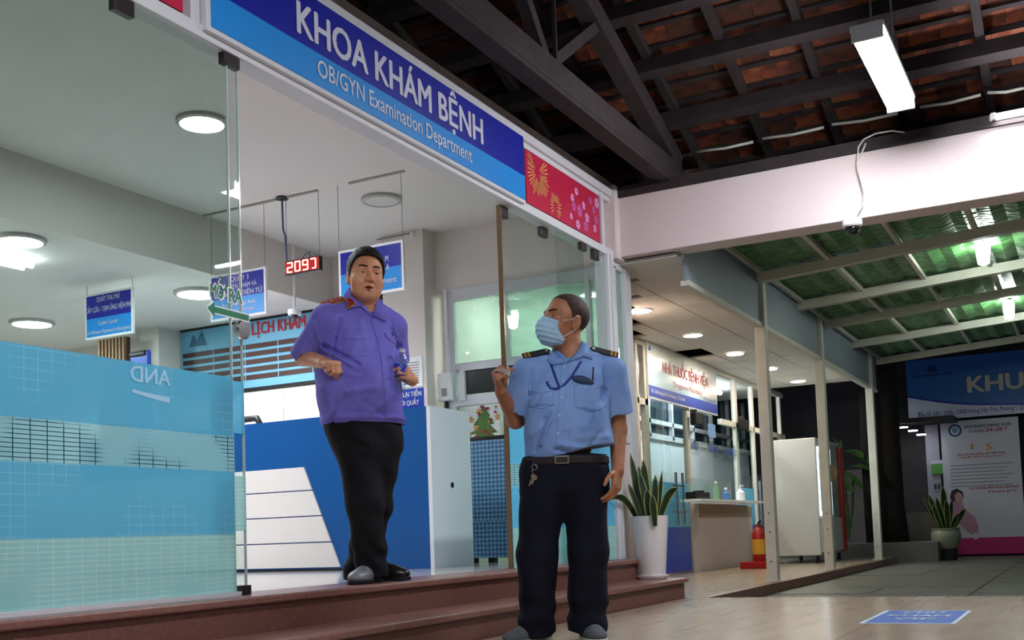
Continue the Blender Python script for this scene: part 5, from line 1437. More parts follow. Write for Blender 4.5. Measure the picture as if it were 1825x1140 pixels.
def wing(P, par, poly, base, off, material, fallback=-.1, name='collar_wing'):
    vs = []
    for (x, y) in poly:
        b_ = P.L(x, y, fallback)
        for _ in range(3):
            f = P.front(base, b_[0], b_[2]); dd = f[1] if f[1] > -.55 else fallback
            b_ = P.L(x, y, dd - off)
        vs.append(b_)
    c = sum(vs) / len(vs); n = len(vs)
    mids = [(vs[i] + vs[(i + 1) % n]) / 2 for i in range(n)]
    allv = vs + [c + np.array([0, -.004, 0])]
    o = MB().add([P.W(v) for v in allv], [(i, (i + 1) % n, n) for i in range(n)]).build(name, material, par, smooth=True)
    md = o.modifiers.new('thick', 'SOLIDIFY'); md.thickness = .004; md.offset = 0
    return o
def cloth_mat(name, col, col2, rough=.85, bump=.35, fine=700):
    m = mat(name, col, rough, spec=.2, var=.2, vscale=5, col2=col2, bump=bump, bscale=14)
    return m
mat('skin_tan', '#dca07c', .5, spec=.4, var=.25, vscale=14, col2='#c78663')
mat('skin_brown', '#bd8360', .48, spec=.4, var=.25, vscale=14, col2='#a26a4a')
mat('eye_white', '#a9a098', .3, spec=.4); mat('iris', '#1d120d', .15, spec=.6); mat('brow', '#33241d', .9); mat('lip', '#8a4a43', .5); mat('mouth_dark', '#2a0f0e', .8)
mat('hair_black', '#100e10', .6, spec=.3, bump=.3, bscale=120, stretch=(3, 1, .4)); mat('hair_stubble', '#4a3528', .7, var=.3, vscale=60, col2='#2b1e17')
mat('nail', '#cf9f8c', .35)
cloth_mat('shirt_violet', '#7d76cf', '#6d65bd'); cloth_mat('shirt_sky', '#8aaade', '#7698cf'); cloth_mat('trouser_black', '#18171a', '#0f0e11', bump=.5); cloth_mat('trouser_navy', '#171826', '#10111c', bump=.4)
mat('button_white', '#c3cfe2', .4); mat('button_violet', '#4b4390', .4)

def add_face(P, pb, c, fr, face, brow_len=1.0, eyes=(True, True), brow_h=.026, look=(0, 0)):
    for sgn, on in zip((-1, 1), eyes):
        if not on: continue
        e = c + fr[0] * .031 * sgn + fr[1] * .0735 - fr[2] * .001
        o = MB().lathe((0, 0, 0), [(0.0125 * math.sin(t), -.0125 * math.cos(t)) for t in np.linspace(0, math.pi, 13)], 18).build('eyeball', 'eye_white', pb, loc=None, smooth=True) if False else None
        b_ = MB(); vs = []; fs = []
        nu, nv = 14, 18
        for i in range(nu + 1):
            for k in range(nv):
                a = math.pi * i / nu; bb = 2 * math.pi * k / nv
                vs.append(P.W(e + .0122 * (fr[1] * math.cos(a) + (fr[0] * math.cos(bb) + fr[2] * math.sin(bb)) * math.sin(a))))
        for i in range(nu):
            for k in range(nv): fs.append((i * nv + k, i * nv + (k + 1) % nv, (i + 1) * nv + (k + 1) % nv, (i + 1) * nv + k))
        ob = b_.add(vs, fs).build('eyeball', 'eye_white', pb, smooth=True)
        ln = unit(fr[1] + fr[0] * look[0] + fr[2] * look[1]); l1 = unit(np.cross(ln, fr[2])); l2 = np.cross(l1, ln)
        k_ = np.linalg.norm(fr[1]); vs = [P.W(e + ln * .0112 * k_ + (l1 * math.cos(a) + l2 * math.sin(a)) * .0062 * k_) for a in np.linspace(0, 2 * math.pi, 16, endpoint=False)] + [P.W(e + ln * .0134 * k_)]
        MB().add(vs, [(i, (i + 1) % 16, 16) for i in range(16)] + [tuple(range(16))[::-1]]).build('iris', 'iris', ob, smooth=True)
        k2 = fr[1] @ fr[1]
        def bf(p, sgn=sgn):
            q = (p - c) @ fr.T / k2
            t = np.clip((np.abs(q[:, 0]) - .012) / .036, 0, 1)
            zc_ = brow_h - .004 + .006 * np.sin(t * 2.2)
            reg = np.maximum(np.abs(q[:, 2] - zc_) - (.0034 + .0016 * np.sin(t * 3.0)) , np.maximum(.011 - q[:, 0] * sgn, q[:, 0] * sgn - .050 * brow_len))
            return np.maximum(face(p) - .0024, np.maximum(reg, .03 - q[:, 1]))
        ce = c + fr[0] * sgn * .03 + fr[1] * .085 + fr[2] * brow_h
        P.mesh('eyebrow', bf, ce - .045, ce + .045, .0022, 'brow', pb)
# ---------------------------------------------------------------- officer on the landing
OF = Person(onZ(FZ, 668, 1037)); T_ = OF.L
po = empty('person', OF.O, 'man in violet uniform shirt and black trousers holding a water bottle on the landing', 'person')
BF = frame(R(28)); HF = frame(R(20), R(0), R(-4))
hc_ = T_(651, 493, .0)
CHB = .006
HS = 1.09
def o_face(p): return near(lambda p: HS * face_sdf((p - hc_) @ HF.T / HS, open_=.005, chub=CHB), p, hc_, .17)
nb = T_(655, 549, .03)
shR, elR, wrR = T_(581, 570, -.07), T_(541, 636, .04), T_(577, 646, -.155)
shL, elL, wrL = T_(699, 584, .12), T_(708, 660, .24), T_(727, 676, .02)
hR = make_hand(wrR, np.array([.62, -.70, -.18]), np.array([-.05, .15, -1.0]), np.array([.7, .7, .1]), [(1.15, 1.45, .9), (1.2, 1.5, .9), (1.25, 1.5, .9), (1.3, 1.5, .9)], [(.75, .45, .35), (.6, -.1, .75), (.2, -.6, .6)])
btl_a, btl_b = T_(717, 622, -.05), T_(710, 697, -.05)
bax = unit(btl_a - btl_b)
bm0 = btl_b + (btl_a - btl_b) * .45
wrL = bm0 + np.array([.052, .078, -.030])
hL = make_hand(wrL, np.array([-.02, -.095, .03]), np.array([-1, -.1, 0.]), np.array([0., 0, 1.]), [(.75, 1.15, .7), (.8, 1.15, .7), (.8, 1.2, .7), (.85, 1.2, .7)], [(.55, .55, .55), (.35, .2, .95), (.1, 0, 1.0)])
def o_body(p):
    d = o_face(p)
    d = smin(d, rc(p, hc_ + HF[1] * -.022 + HF[2] * -.07, nb + np.array([0, .0, -.03]), .060, .066), .03)
    d = smin(d, ell(p, nb + np.array([-.02, .04, -.10]), (.12, .07, .09)), .04)
    d = smin(d, ell(p, T_(640, 660, .05), (.14, .11, .26)), .05)
    ar = smin(rc(p, shR, elR, .052, .043), rc(p, elR, wrR, .044, .030), .02); ar = smin(ar, near(lambda p: hand_sdf(p, hR), p, wrR, .2), .016)
    al = smin(rc(p, shL, elL, .052, .043), rc(p, elL, wrL, .043, .030), .02); al = smin(al, near(lambda p: hand_sdf(p, hL), p, wrL, .2), .016)
    return smin(smin(d, ar, .02), al, .02)
body = OF.mesh('body', o_body, (-.50, -.36, .90), (.30, .34, 1.86), .0033, 'skin_tan', po)
add_face(OF, po, hc_, HF * HS, o_face, look=(.25, .1))
def q_of(p): return (p - hc_) @ HF.T / HS
oline = ([0, 25, 45, 62, 80, 95, 112, 180], [.082, .078, .066, .030, -.012, .004, -.045, -.075])
def o_hair(p):
    q = q_of(p)
    return hair_sdf(q, None, oline, lambda q, az: np.interp(q[:, 2], [-.07, 0, .05, .12], [.008, .009, .013, .018]) + .004 * np.sin(q[:, 0] * 30 + 1), .0008)
OF.mesh('hair', o_hair, hc_ - .15, hc_ + np.array([.15, .15, .17]), .003, 'hair_black', po)
def o_lip(p):
    q = q_of(p); reg = smin(rc(np.stack([np.abs(q[:, 0]), q[:, 1], q[:, 2]], 1), (0, .10, -.0650), (.026, .085, -.0690), .0046, .003), rc(np.stack([np.abs(q[:, 0]), q[:, 1], q[:, 2]], 1), (0, .10, -.0845), (.023, .085, -.079), .0056, .003), .004)
    return np.maximum(o_face(p) - .0009, reg)
OF.mesh('lips', o_lip, hc_ - .13, hc_ + .06, .002, 'lip', po)
mo = hc_ + HF[1] * .088 * HS + HF[2] * -.0725 * HS
MB().add([OF.W(mo + HF[0] * .024 * math.cos(a) + HF[2] * .008 * math.sin(a) + HF[1] * (.004 - .008 * abs(math.cos(a)))) for a in np.linspace(0, 2 * math.pi, 14, endpoint=False)], [tuple(range(14))]).build('mouth', 'mouth_dark', po)

# violet shirt
zs, sx_, sy_, sa, sb_ = smooth_prof(
    [T_(0 + 650, y, 0)[2] for y in (754, 735, 700, 660, 620, 590, 570, 552)],
    [T_(x, 650, 0)[0] for x in (643, 641, 638, 637, 640, 643, 646, 650)],
    [.045, .03, .01, .0, .02, .035, .04, .045],
    [.200, .208, .212, .206, .200, .190, .160, .11], [.150, .165, .185, .180, .150, .128, .110, .085])
slR, slL = elR + (elR - shR) * .02, shL + (elL - shL) * .80
folds_o = [((572, 612), (640, 650), -.010, .010), ((575, 622), (628, 652), .008, .010), ((690, 560), (700, 640), -.003, .012), ((590, 735), (620, 700), .005, .014), ((680, 738), (650, 715), -.005, .014), ((600, 715), (590, 750), -.006, .008),
           ((640, 585), (625, 640), .003, .02), ((700, 600), (688, 640), -.005, .012), ((560, 590), (545, 612), -.005, .012), ((556, 575), (570, 615), .004, .014), ((700, 700), (665, 730), .005, .016), ((575, 690), (600, 665), .004, .016), ((604, 566), (596, 600), -.005, .008), ((596, 600), (592, 636), -.006, .009), ((690, 575), (708, 615), -.004, .010), ((640, 570), (655, 620), .0035, .016), ((620, 700), (668, 690), .004, .016), ((585, 660), (640, 672), .004, .014), ((668, 600), (640, 690), -.003, .02)]
fo = [((T_(*a, -.15)[0], T_(*a, -.15)[2]), (T_(*b, -.15)[0], T_(*b, -.15)[2]), A, w) for a, b, A, w in folds_o]
hemz = T_(650, 752, 0)[2]
def o_shirt0(p):
    d = sections(p, zs, sx_, sy_, sa, sb_, BF)
    d = smin(d, rc(p, nb + BF[0] * -.055 + np.array([0, .01, -.012]), shR + np.array([.0, 0, .010]), .055, .060), .05)
    d = smin(d, rc(p, nb + BF[0] * .055 + np.array([0, .01, -.02]), shL + np.array([-.0, 0, .010]), .055, .060), .05)
    s1 = smax(rc(p, shR, slR, .074, .073), (p - slR) @ unit(slR - shR), .004)
    s2 = smax(rc(p, shL, slL, .074, .070), (p - slL) @ unit(slL - shL), .004)
    s1 = smax(s1, -np.maximum(rc(p, elR, wrR, .053, .05), ((slR - unit(slR - shR) * .05) - p) @ unit(slR - shR)), .004)
    d = smin(d, s1, .035); d = smin(d, s2, .035)
    f = np.zeros(len(p))
    for a, b, A, w in fo: f += 1.5 * A * np.exp(-(seg2(p[:, 0], p[:, 2], a, b) / w) ** 2)
    f += .0016 * np.sin(p[:, 2] * 38 + 3 * np.sin(p[:, 0] * 11)) + .0012 * np.sin(p[:, 0] * 44 + p[:, 2] * 25)
    f += .006 * np.exp(-((p[:, 2] - hemz - .012) / .014) ** 2)
    return d - f * np.where(p[:, 1] < .12, 1, .3)
def o_shirt(p):
    d = o_shirt0(p)
    q = p - nb
    hole = np.maximum(ell(p, nb + np.array([.0, -.01, .02]) + BF[1] * .01, (.066, .075, .075)), -q[:, 2] - .09)
    vee = rc(p, nb + BF[1] * .09 + np.array([0, 0, .0]), nb + BF[1] * .14 + np.array([0, 0, -.065]), .030, .004)
    return smax(smax(d, -hole, .004), -vee, .003)
shirt = OF.mesh('shirt', o_shirt, (-.52, -.34, hemz - .03), (.32, .42, nb[2] + .05), .0045, 'shirt_violet', po)
collar(OF, po, nb + np.array([0, -.004, .030]), .068, frame(R(24), R(-16)), 'shirt_violet', h=.062, opening=15, drop=.045)
def o_both(p): return np.minimum(o_shirt0(p), rc(p, hc_ + HF[1] * -.022 + HF[2] * -.07, nb + np.array([0, .0, -.03]), .062, .068))
wing(OF, po, [(623, 511), (613, 526), (621, 550), (643, 545), (663, 563), (641, 536)], o_both, .010, 'shirt_violet', -.06)
wing(OF, po, [(671, 531), (678, 536), (690, 556), (687, 574), (676, 567), (663, 563), (668, 549)], o_both, .010, 'shirt_violet', -.05)
def px2(P, pts, dd=-.15): return [(P.L(x, y, dd)[0], P.L(x, y, dd)[2]) for x, y in pts]
def patch(P, name, base, off, region, box_px, material, parent, h=.003, dd=-.15, ymin=-.45, ymax=.12):
    a = P.L(box_px[0], box_px[3], dd); b = P.L(box_px[2], box_px[1], dd)
    return P.mesh(name, lambda p: np.maximum(np.maximum(base(p) - off, -base(p) - .006), region(p)), (a[0] - .02, ymin, a[2] - .02), (b[0] + .02, ymax, b[2] + .02), h, material, parent, margin=.02)
# placket, pockets with flaps
pl_ = px2(OF, [(664, 566), (675, 600), (685, 645), (690, 700), (689, 752)])
def line_reg(pts, w): return lambda p: np.min([seg2(p[:, 0], p[:, 2], pts[i], pts[i + 1]) for i in range(len(pts) - 1)], 0) - w
patch(OF, 'placket', o_shirt0, .0032, line_reg(pl_, .016), (655, 560, 705, 752), 'shirt_violet', po)
for pts in ([(611, 590), (655, 594), (655, 600), (643, 603), (634, 600), (611, 603)],):
    pp_ = px2(OF, [(611, 588), (656, 591), (655, 601), (636, 604), (612, 603)])
    patch(OF, 'pocket_flap', o_shirt0, .0055, lambda p, pp_=pp_: poly_in(p[:, 0], p[:, 2], pp_), (608, 584, 660, 608), 'shirt_violet', po)
    pp2 = px2(OF, [(612, 600), (655, 600), (655, 634), (636, 638), (613, 634)])
    patch(OF, 'pocket', o_shirt0, .0025, lambda p, pp2=pp2: poly_in(p[:, 0], p[:, 2], pp2), (608, 596, 660, 642), 'shirt_violet', po, ymax=0.0)
pp_ = px2(OF, [(688, 594), (708, 600), (708, 620), (698, 610), (690, 609)], .0)
patch(OF, 'pocket_flap', o_shirt0, .0055, lambda p, pp_=pp_: poly_in(p[:, 0], p[:, 2], pp_), (684, 590, 714, 624), 'shirt_violet', po, dd=.0)
hb = px2(OF, [(572, 738), (640, 740), (712, 741)])
patch(OF, 'waistband', o_shirt0, .003, line_reg(px2(OF, [(560, 742), (640, 744), (720, 744)]), .026), (560, 730, 722, 754), 'shirt_violet', po, ymax=.3)
for (x, y) in [(636, 602), (691, 672), (586, 745)]:
    b_ = OF.L(x, y, -.15); f_ = OF.front(o_shirt, b_[0], b_[2])
    MB().lathe(OF.W(f_) + np.array([0, 0, 0]), [(0, -.003), (.0055, -.003), (.0055, .006), (0, .006)], 12, 'X').build('button', 'button_violet', po)
# pen clipped in the chest pocket
q = OF.L(697, 592, -.05); f_ = OF.front(o_shirt, q[0], q[2])
OF.tube('pen', [f_ + np.array([-.004, -.006, .012]), f_ + np.array([0, -.007, 0]), f_ + np.array([.004, -.006, -.03])], .0035, 'black', po)
# red shoulder boards and collar patch
mat('board_red', '#8d1d1f', .5); mat('gold_trim', '#d9a441', .35, metal=.5)
def shoulder_board(P, par, a, b, w, base, main, trim, extra, up=(0, 0, 1.)):
    a = np.array(a); b = np.array(b); d = unit(b - a); s = unit(np.cross(d, up)); n = np.cross(s, d)
    def quad(nm, t0, t1, w0, lift, th, m, tip=0.0):
        L_ = np.linalg.norm(b - a); p0 = a + d * L_ * t0 + n * lift; p1 = a + d * L_ * t1 + n * lift
        pts = [p0 - s * w0, p0 + s * w0, p1 + s * w0] + ([p1 + d * tip] if tip else []) + [p1 - s * w0]
        o = MB().prism([P.W(p) for p in pts], tuple(P.W(n * th) - P.O)).build(nm, m, par); return o
    return quad
qd = shoulder_board(OF, po, T_(573, 543, -.075) + [0, 0, -.004], T_(612, 532, -.03) + [0, 0, -.002], .026, None, None, None, None, up=(0.35, -.45, .82))
qd('shoulder_board', 0, 1, .027, .0, .005, 'gold_trim', .012); qd('shoulder_board_face', .03, .98, .022, .005, .002, 'board_red', .008); qd('rank_star', .42, .52, .006, .007, .002, 'gold_trim'); qd('board_button', .86, .93, .006, .007, .003, 'gold_trim')
qd = shoulder_board(OF, po, T_(716, 575, .12) + [0, 0, .004], T_(686, 552, .07) + [0, 0, .006], .026, None, None, None, None, up=(.55, -.25, .8))
qd('shoulder_board', 0, 1, .027, .0, .005, 'gold_trim', .012); qd('shoulder_board_face', .03, .98, .022, .005, .002, 'board_red', .008)
cpt = []
for (x, y) in [(618, 533), (629, 529), (632, 541), (621, 549)]:
    b_ = T_(x, y, -.08)
    for _ in range(3): f = OF.front(o_both, b_[0], b_[2]); b_ = T_(x, y, (f[1] if f[1] > -.55 else -.08) - .017)
    cpt.append(b_)
cpo = [c_ + (c_ - sum(cpt) / 4) * .18 + np.array([0, .002, 0]) for c_ in cpt]
MB().prism([OF.W(c_) for c_ in cpo], tuple(OF.W(np.array([0, -.003, 0])) - OF.O)).build('collar_patch_border', 'gold_trim', po)
MB().prism([OF.W(c_) for c_ in cpt], tuple(OF.W(np.array([0, -.005, 0])) - OF.O)).build('collar_patch', 'board_red', po)
# trousers
A1, A2, A3 = T_(634, 778, -.01), T_(650, 900, -.08), T_(664, 1012, -.075)
B1, B2, B3 = T_(676, 778, .09), T_(668, 900, .06), T_(640, 1012, .09)
wz_ = T_(650, 742, 0)[2]
zt_, tx_, ty_, ta, tb_ = smooth_prof([T_(650, y, 0)[2] for y in (900, 850, 800, 765, 735)], [T_(x, 780, 0)[0] for x in (660, 659, 653, 646, 643)], [.02, .03, .03, .035, .045], [.03, .10, .168, .186, .188], [.03, .08, .13, .14, .142])
def o_trou(p):
    d = sections(p, zt_, tx_, ty_, ta, tb_, BF)
    la = smin(rc(p, A1, A2, .102, .088), rc(p, A2, A3 + np.array([0, 0, -.045]), .088, .078), .03)
    lb = smin(rc(p, B1, B2, .100, .084), rc(p, B2, B3 + np.array([0, 0, -.045]), .084, .082), .03)
    d = smin(smin(la, d, .06), smin(lb, d, .06), .015)
    z = p[:, 2]
    f = .005 * np.sin(z * 60 + p[:, 0] * 30 + 2 * np.sin(p[:, 0] * 25)) * np.exp(-((z - .10) / .12) ** 2) + .003 * np.sin(z * 30 + p[:, 0] * 40)
    f += .006 * np.exp(-(seg2(p[:, 0], z, (A1[0] + .03, A1[2] - .02), (A1[0] - .06, A1[2] - .07)) / .02) ** 2) - .006 * np.exp(-(seg2(p[:, 0], z, (A1[0] + .06, A1[2] - .06), (A1[0] - .05, A1[2] - .02)) / .012) ** 2)
    hem = .018 + .012 * np.sin(p[:, 0] * 18)
    return smax(d - f, hem - z, .006)
OF.mesh('trousers', o_trou, (-.36, -.24, -.02), (.30, .32, wz_ + .02), .0055, 'trouser_black', po)
def shoe(P, name, heel, toe, material, par, w=.048, hgt=.07, sole='black', z0=0.0, laces=False):
    heel = np.array(heel, float); toe = np.array(toe, float); d = toe - heel; d[2] = 0; L_ = np.linalg.norm(d); d /= L_; s = np.array([-d[1], d[0], 0])
    def fn(p):
        q = p - heel; u = q @ d; v = q @ s; z = q[:, 2]
        Q = np.stack([u, v, z], 1)
        a = ell(Q, (L_ * .70, 0, .030), (L_ * .33, w, .036)); b = ell(Q, (L_ * .22, 0, .045), (L_ * .24, w * .82, hgt * .85)); c = ell(Q, (L_ * .45, 0, .04), (L_ * .32, w * .85, .048))
        return smax(smin(smin(a, c, .03), b, .03), .012 - z, .006)
    def sl(p):
        q = p - heel; u = q @ d; v = q @ s; z = q[:, 2]; Q = np.stack([u, v, z * 0], 1)
        a = ell(Q, (L_ * .70, 0, 0), (L_ * .345, w * 1.05, .1)); b = ell(Q, (L_ * .22, 0, 0), (L_ * .25, w * .86, .1)); c = ell(Q, (L_ * .45, 0, 0), (L_ * .3, w * .8, .1))
        return np.maximum(smin(smin(a, c, .03), b, .03), np.maximum(z - .018, -z))
    lo = np.minimum(heel, toe) - .09; hi = np.maximum(heel, toe) + .09; lo[2] = heel[2] - .01; hi[2] = heel[2] + .13
    o = P.mesh(name, fn, lo, hi, .003, material, par); P.mesh('sole', sl, lo, hi, .003, sole, o)
    return o
mat('shoe_black', '#121114', .3, spec=.5); mat('shoe_grey', '#8e9093', .35, var=.3, vscale=20, col2='#5e6064')
t0 = A3.copy(); t0[2] = 0.003
shoe(OF, 'shoe', t0 + np.array([.02, .07, 0]), t0 + np.array([-.075, -.18, 0]), 'shoe_grey', po)
t1 = T_(684, 1028, .06); t1[2] = 0.003
shoe(OF, 'shoe', t1 + np.array([-.07, .05, 0]), t1 + np.array([.125, -.0, 0]), 'shoe_black', po, w=.042)

# water bottle in the officer's left hand
wb = empty('water_bottle', OF.W(btl_b), 'clear plastic water bottle with blue label in the officer hand', 'bottle')
hb_ = np.linalg.norm(btl_a - btl_b)
glass_mat('pet_clear', '#e4ecf4', 1.6, haze=.10, hcol='#dfe8f0')
def axis_lathe(P, c, ax, prof, n=24):
    u = unit(np.cross(ax, [0, 1, 0.])); v = np.cross(ax, u); vs = []; fs = []
    for r, h in prof:
        for k in range(n): vs.append(P.W(c + ax * h + (u * math.cos(2 * math.pi * k / n) + v * math.sin(2 * math.pi * k / n)) * r))
    m_ = len(prof)
    for i in range(m_ - 1):
        for k in range(n): fs.append((i * n + k, i * n + (k + 1) % n, (i + 1) * n + (k + 1) % n, (i + 1) * n + k))
    return MB().add(vs, fs)
axis_lathe(OF, btl_b, bax, [(.0, .004), (.028, 0), (.032, .01), (.031, .03), (.033, .045), (.033, hb_ * .70), (.030, hb_ * .78), (.016, hb_ * .88), (.0145, hb_ * .93)]).build('shell', 'pet_clear', wb, smooth=True)
axis_lathe(OF, btl_b, bax, [(.0338, hb_ * .36), (.0342, hb_ * .365), (.0342, hb_ * .63), (.0338, hb_ * .635)]).build('label_wrap', mat('label_blue', '#2340b8', .35), wb, smooth=True)
axis_lathe(OF, btl_b, bax, [(.0, hb_ * 1.0), (.0155, hb_ * 1.0), (.016, hb_ * .92), (.0, hb_ * .92)]).build('cap', mat('cap_clear', '#d8d6e0', .4), wb, smooth='auto')

# ---------------------------------------------------------------- guard on the tiles
GP = Person(onZ(0, 998, 1143)); G = GP.L
pg = empty('person', GP.O, 'man with face mask in light blue guard shirt and navy trousers before the steps', 'person')
BG = frame(R(-6)); HG = frame(R(-56), R(10), R(-3))
hg = G(1007, 573, .02)
GS = 1.08
def g_face(p): return near(lambda p: GS * face_sdf((p - hg) @ HG.T / GS), p, hg, .165)
ng = G(1019, 632, .03)
sR, eR, wR = G(938, 667, .01), G(919, 747, .08), G(893, 698, -.07)
sL_, eL, wL = G(1091, 664, .03), G(1101, 765, .09), G(1101, 838, .0)
gR = make_hand(wR, np.array([-.22, -.55, .72]), np.array([.92, .25, .1]), np.array([.05, .6, .75]), [(1.15, 1.35, .8), (1.25, 1.45, .9), (1.3, 1.5, .9), (1.35, 1.5, .9)], [(.6, .35, .5), (.35, .05, .9), (.2, -.25, .95)])
gL = make_hand(wL, G(1098, 872, -.04) - wL, np.array([-.85, .5, 0]), np.array([-.55, -.85, 0]), [(.35, .45, .3), (.4, .5, .35), (.45, .55, .35), (.5, .6, .4)], [(.62, .72, .10), (.85, .40, .2), (.95, .12, .25)])
def g_body(p):
    d = g_face(p)
    d = smin(d, rc(p, hg + HG[1] * -.030 + HG[2] * -.065, ng + np.array([0, .0, -.03]), .058, .066), .03)
    d = smin(d, ell(p, ng + np.array([0, .04, -.10]), (.13, .07, .09)), .04)
    d = smin(d, ell(p, G(1012, 740, .05), (.14, .10, .26)), .05)
    ar = smin(rc(p, sR, eR, .050, .043), rc(p, eR, wR, .044, .029), .02); ar = smin(ar, near(lambda p: hand_sdf(p, gR), p, wR, .2), .016)
    al = smin(rc(p, sL_, eL, .050, .043), rc(p, eL, wL, .043, .029), .02); al = smin(al, near(lambda p: hand_sdf(p, gL), p, wL, .2), .016)
    return smin(smin(d, ar, .02), al, .02)
GP.mesh('body', g_body, (-.42, -.30, .55), (.42, .30, 1.80), .0033, 'skin_brown', pg)
add_face(GP, pg, hg, HG * GS, g_face, look=(-.15, .1), brow_h=.024)
gline = ([0, 30, 50, 68, 82, 96, 112, 180], [.090, .084, .074, .040, -.005, .008, -.050, -.078])
GP.mesh('hair', lambda p: hair_sdf((p - hg) @ HG.T / GS, None, gline, lambda q, az: np.interp(q[:, 2], [-.07, .02, .12], [.0026, .0034, .0045]), .0), hg - .15, hg + np.array([.15, .15, .17]), .003, 'hair_stubble', pg)
# surgical mask
mat('mask_blue', '#a9cfe6', .8, bump=.15, bscale=120)
def mask_shape(p):
    q = (p - hg) @ HG.T / GS
    ax = np.stack([np.abs(q[:, 0]), q[:, 1], q[:, 2]], 1)
    d = smin(g_face(p), GS * ell(q, (0, .066, -.060), (.060, .066, .062)), .02)
    d = smin(d, GS * rc(q, (0, .085, -.010), (0, .114, -.050), .014, .018), .03)
    d = smin(d, GS * ell(ax, (.042, .058, -.045), (.028, .030, .034)), .02)
    return d + .0018 * np.sin(q[:, 2] * 300 + 6 * np.abs(q[:, 0]) * 10)
def mask_fn(p):
    q = (p - hg) @ HG.T / GS
    top = q[:, 2] - (-.004 - np.abs(q[:, 0]) * .30); bot = (-.130 + np.abs(q[:, 0]) * .30) - q[:, 2]
    side = np.abs(q[:, 0]) - .061
    back = (.030) - q[:, 1]
    return np.maximum(mask_shape(p) - .004, np.maximum(np.maximum(top, bot), np.maximum(side, back)))
mk = GP.mesh('face_mask', mask_fn, hg - .16, hg + .16, .003, 'mask_blue', pg)
def hp_(x, y, z): return hg + (HG[0] * x + HG[1] * y + HG[2] * z) * GS
for sgn in (-1, 1):
    GP.tube('ear_loop', [hp_(.0605 * sgn, .068, -.022), hp_(.070 * sgn, .045, -.014), hp_(.0745 * sgn, .022, -.008), hp_(.084 * sgn, -.006, .018), hp_(.083 * sgn, -.022, .015)], .0017, 'white', mk)
    GP.tube('ear_loop', [hp_(.058 * sgn, .060, -.100), hp_(.066 * sgn, .040, -.084), hp_(.072 * sgn, .020, -.068), hp_(.080 * sgn, -.006, -.044), hp_(.082 * sgn, -.02, -.03)], .0017, 'white', mk)
# light blue shirt
zg, gx, gy, ga, gb_ = smooth_prof(
    [G(1012, y, 0)[2] for y in (820, 805, 770, 730, 700, 672, 655, 640)],
    [G(x, 730, 0)[0] for x in (1011, 1012, 1012, 1012, 1012, 1014, 1016, 1018)],
    [.03, .03, .02, .015, .02, .03, .035, .04],
    [.203, .212, .208, .200, .202, .200, .165, .11], [.140, .158, .165, .158, .145, .128, .110, .085])
gsR, gsL = sR + (eR - sR) * .80, sL_ + (eL - sL_) * .72
folds_g = [((965, 790), (985, 735), .010, .010), ((955, 800), (972, 745), -.006, .010), ((990, 800), (1040, 812), -.008, .010), ((1000, 792), (1060, 800), .007, .012), ((1070, 770), (1045, 805), -.006, .012), ((1080, 690), (1060, 745), -.005, .014),
           ((948, 700), (962, 690), -.005, .010), ((950, 722), (962, 705), -.004, .010), ((1074, 690), (1078, 725), -.004, .010), ((1040, 728), (1062, 734), -.006, .007), ((955, 722), (985, 722), -.004, .006), ((940, 690), (925, 735), .004, .014), ((1100, 680), (1118, 725), .004, .018), ((1015, 820), (1010, 770), -.004, .012), ((950, 655), (944, 700), -.005, .008), ((1080, 650), (1084, 700), -.005, .009), ((980, 660), (960, 690), .003, .014), ((1040, 760), (1075, 720), .004, .016), ((950, 770), (990, 745), .004, .014), ((1030, 780), (1085, 775), .004, .014)]
fg = [((G(*a, -.15)[0], G(*a, -.15)[2]), (G(*b, -.15)[0], G(*b, -.15)[2]), A, w) for a, b, A, w in folds_g]
def g_shirt0(p):
    d = sections(p, zg, gx, gy, ga, gb_, BG)
    d = smin(d, rc(p, ng + BG[0] * -.055 + np.array([0, .01, -.026]), sR + np.array([0, 0, .012]), .055, .060), .05)
    d = smin(d, rc(p, ng + BG[0] * .055 + np.array([0, .01, -.022]), sL_ + np.array([0, 0, .012]), .055, .060), .05)
    for a, b, w, c in ((sR, gsR, eR, wR), (sL_, gsL, eL, wL)):
        u = unit(b - a)
        s = smax(rc(p, a, b, .070, .082), (p - b) @ u, .004)
        s = smax(s, -np.maximum(rc(p, a, w + u * .1, .07, .07), ((b - u * .05) - p) @ u), .004)
        d = smin(d, s, .03)
    f = np.zeros(len(p))
    for a, b, A, w in fg: f += 1.5 * A * np.exp(-(seg2(p[:, 0], p[:, 2], a, b) / w) ** 2)
    f += .0016 * np.sin(p[:, 2] * 36 + 3 * np.sin(p[:, 0] * 12)) + .0012 * np.sin(p[:, 0] * 42 - p[:, 2] * 25)
    hz_ = G(1012, 812, 0)[2] + .035 * np.clip((p[:, 0] + .02) / .2, 0, 1)
    d = d - f * np.where(p[:, 1] < .12, 1, .3)
    return smax(d, hz_ - .012 * np.cos(p[:, 0] * 9) - p[:, 2], .008)
def g_shirt(p):
    d = g_shirt0(p)
    q = p - ng
    hole = np.maximum(ell(p, ng + np.array([.0, -.01, .02]), (.068, .075, .075)), -q[:, 2] - .09)
    vee = rc(p, ng + BG[1] * .09, ng + BG[1] * .14 + np.array([-.008, 0, -.055]), .034, .004)
    return smax(smax(d, -hole, .004), -vee, .003)
GP.mesh('shirt', g_shirt, (-.46, -.30, G(0 + 1012, 822, 0)[2] - .03), (.46, .36, ng[2] + .05), .0045, 'shirt_sky', pg)
def g_both(p): return np.minimum(g_shirt0(p), rc(p, hg + HG[1] * -.030 + HG[2] * -.065, ng + np.array([0, .0, -.03]), .060, .068))
wing(GP, pg, [(986, 621), (979, 631), (976, 641), (984, 650), (1008, 646), (995, 634)], g_both, .010, 'shirt_sky', -.06)
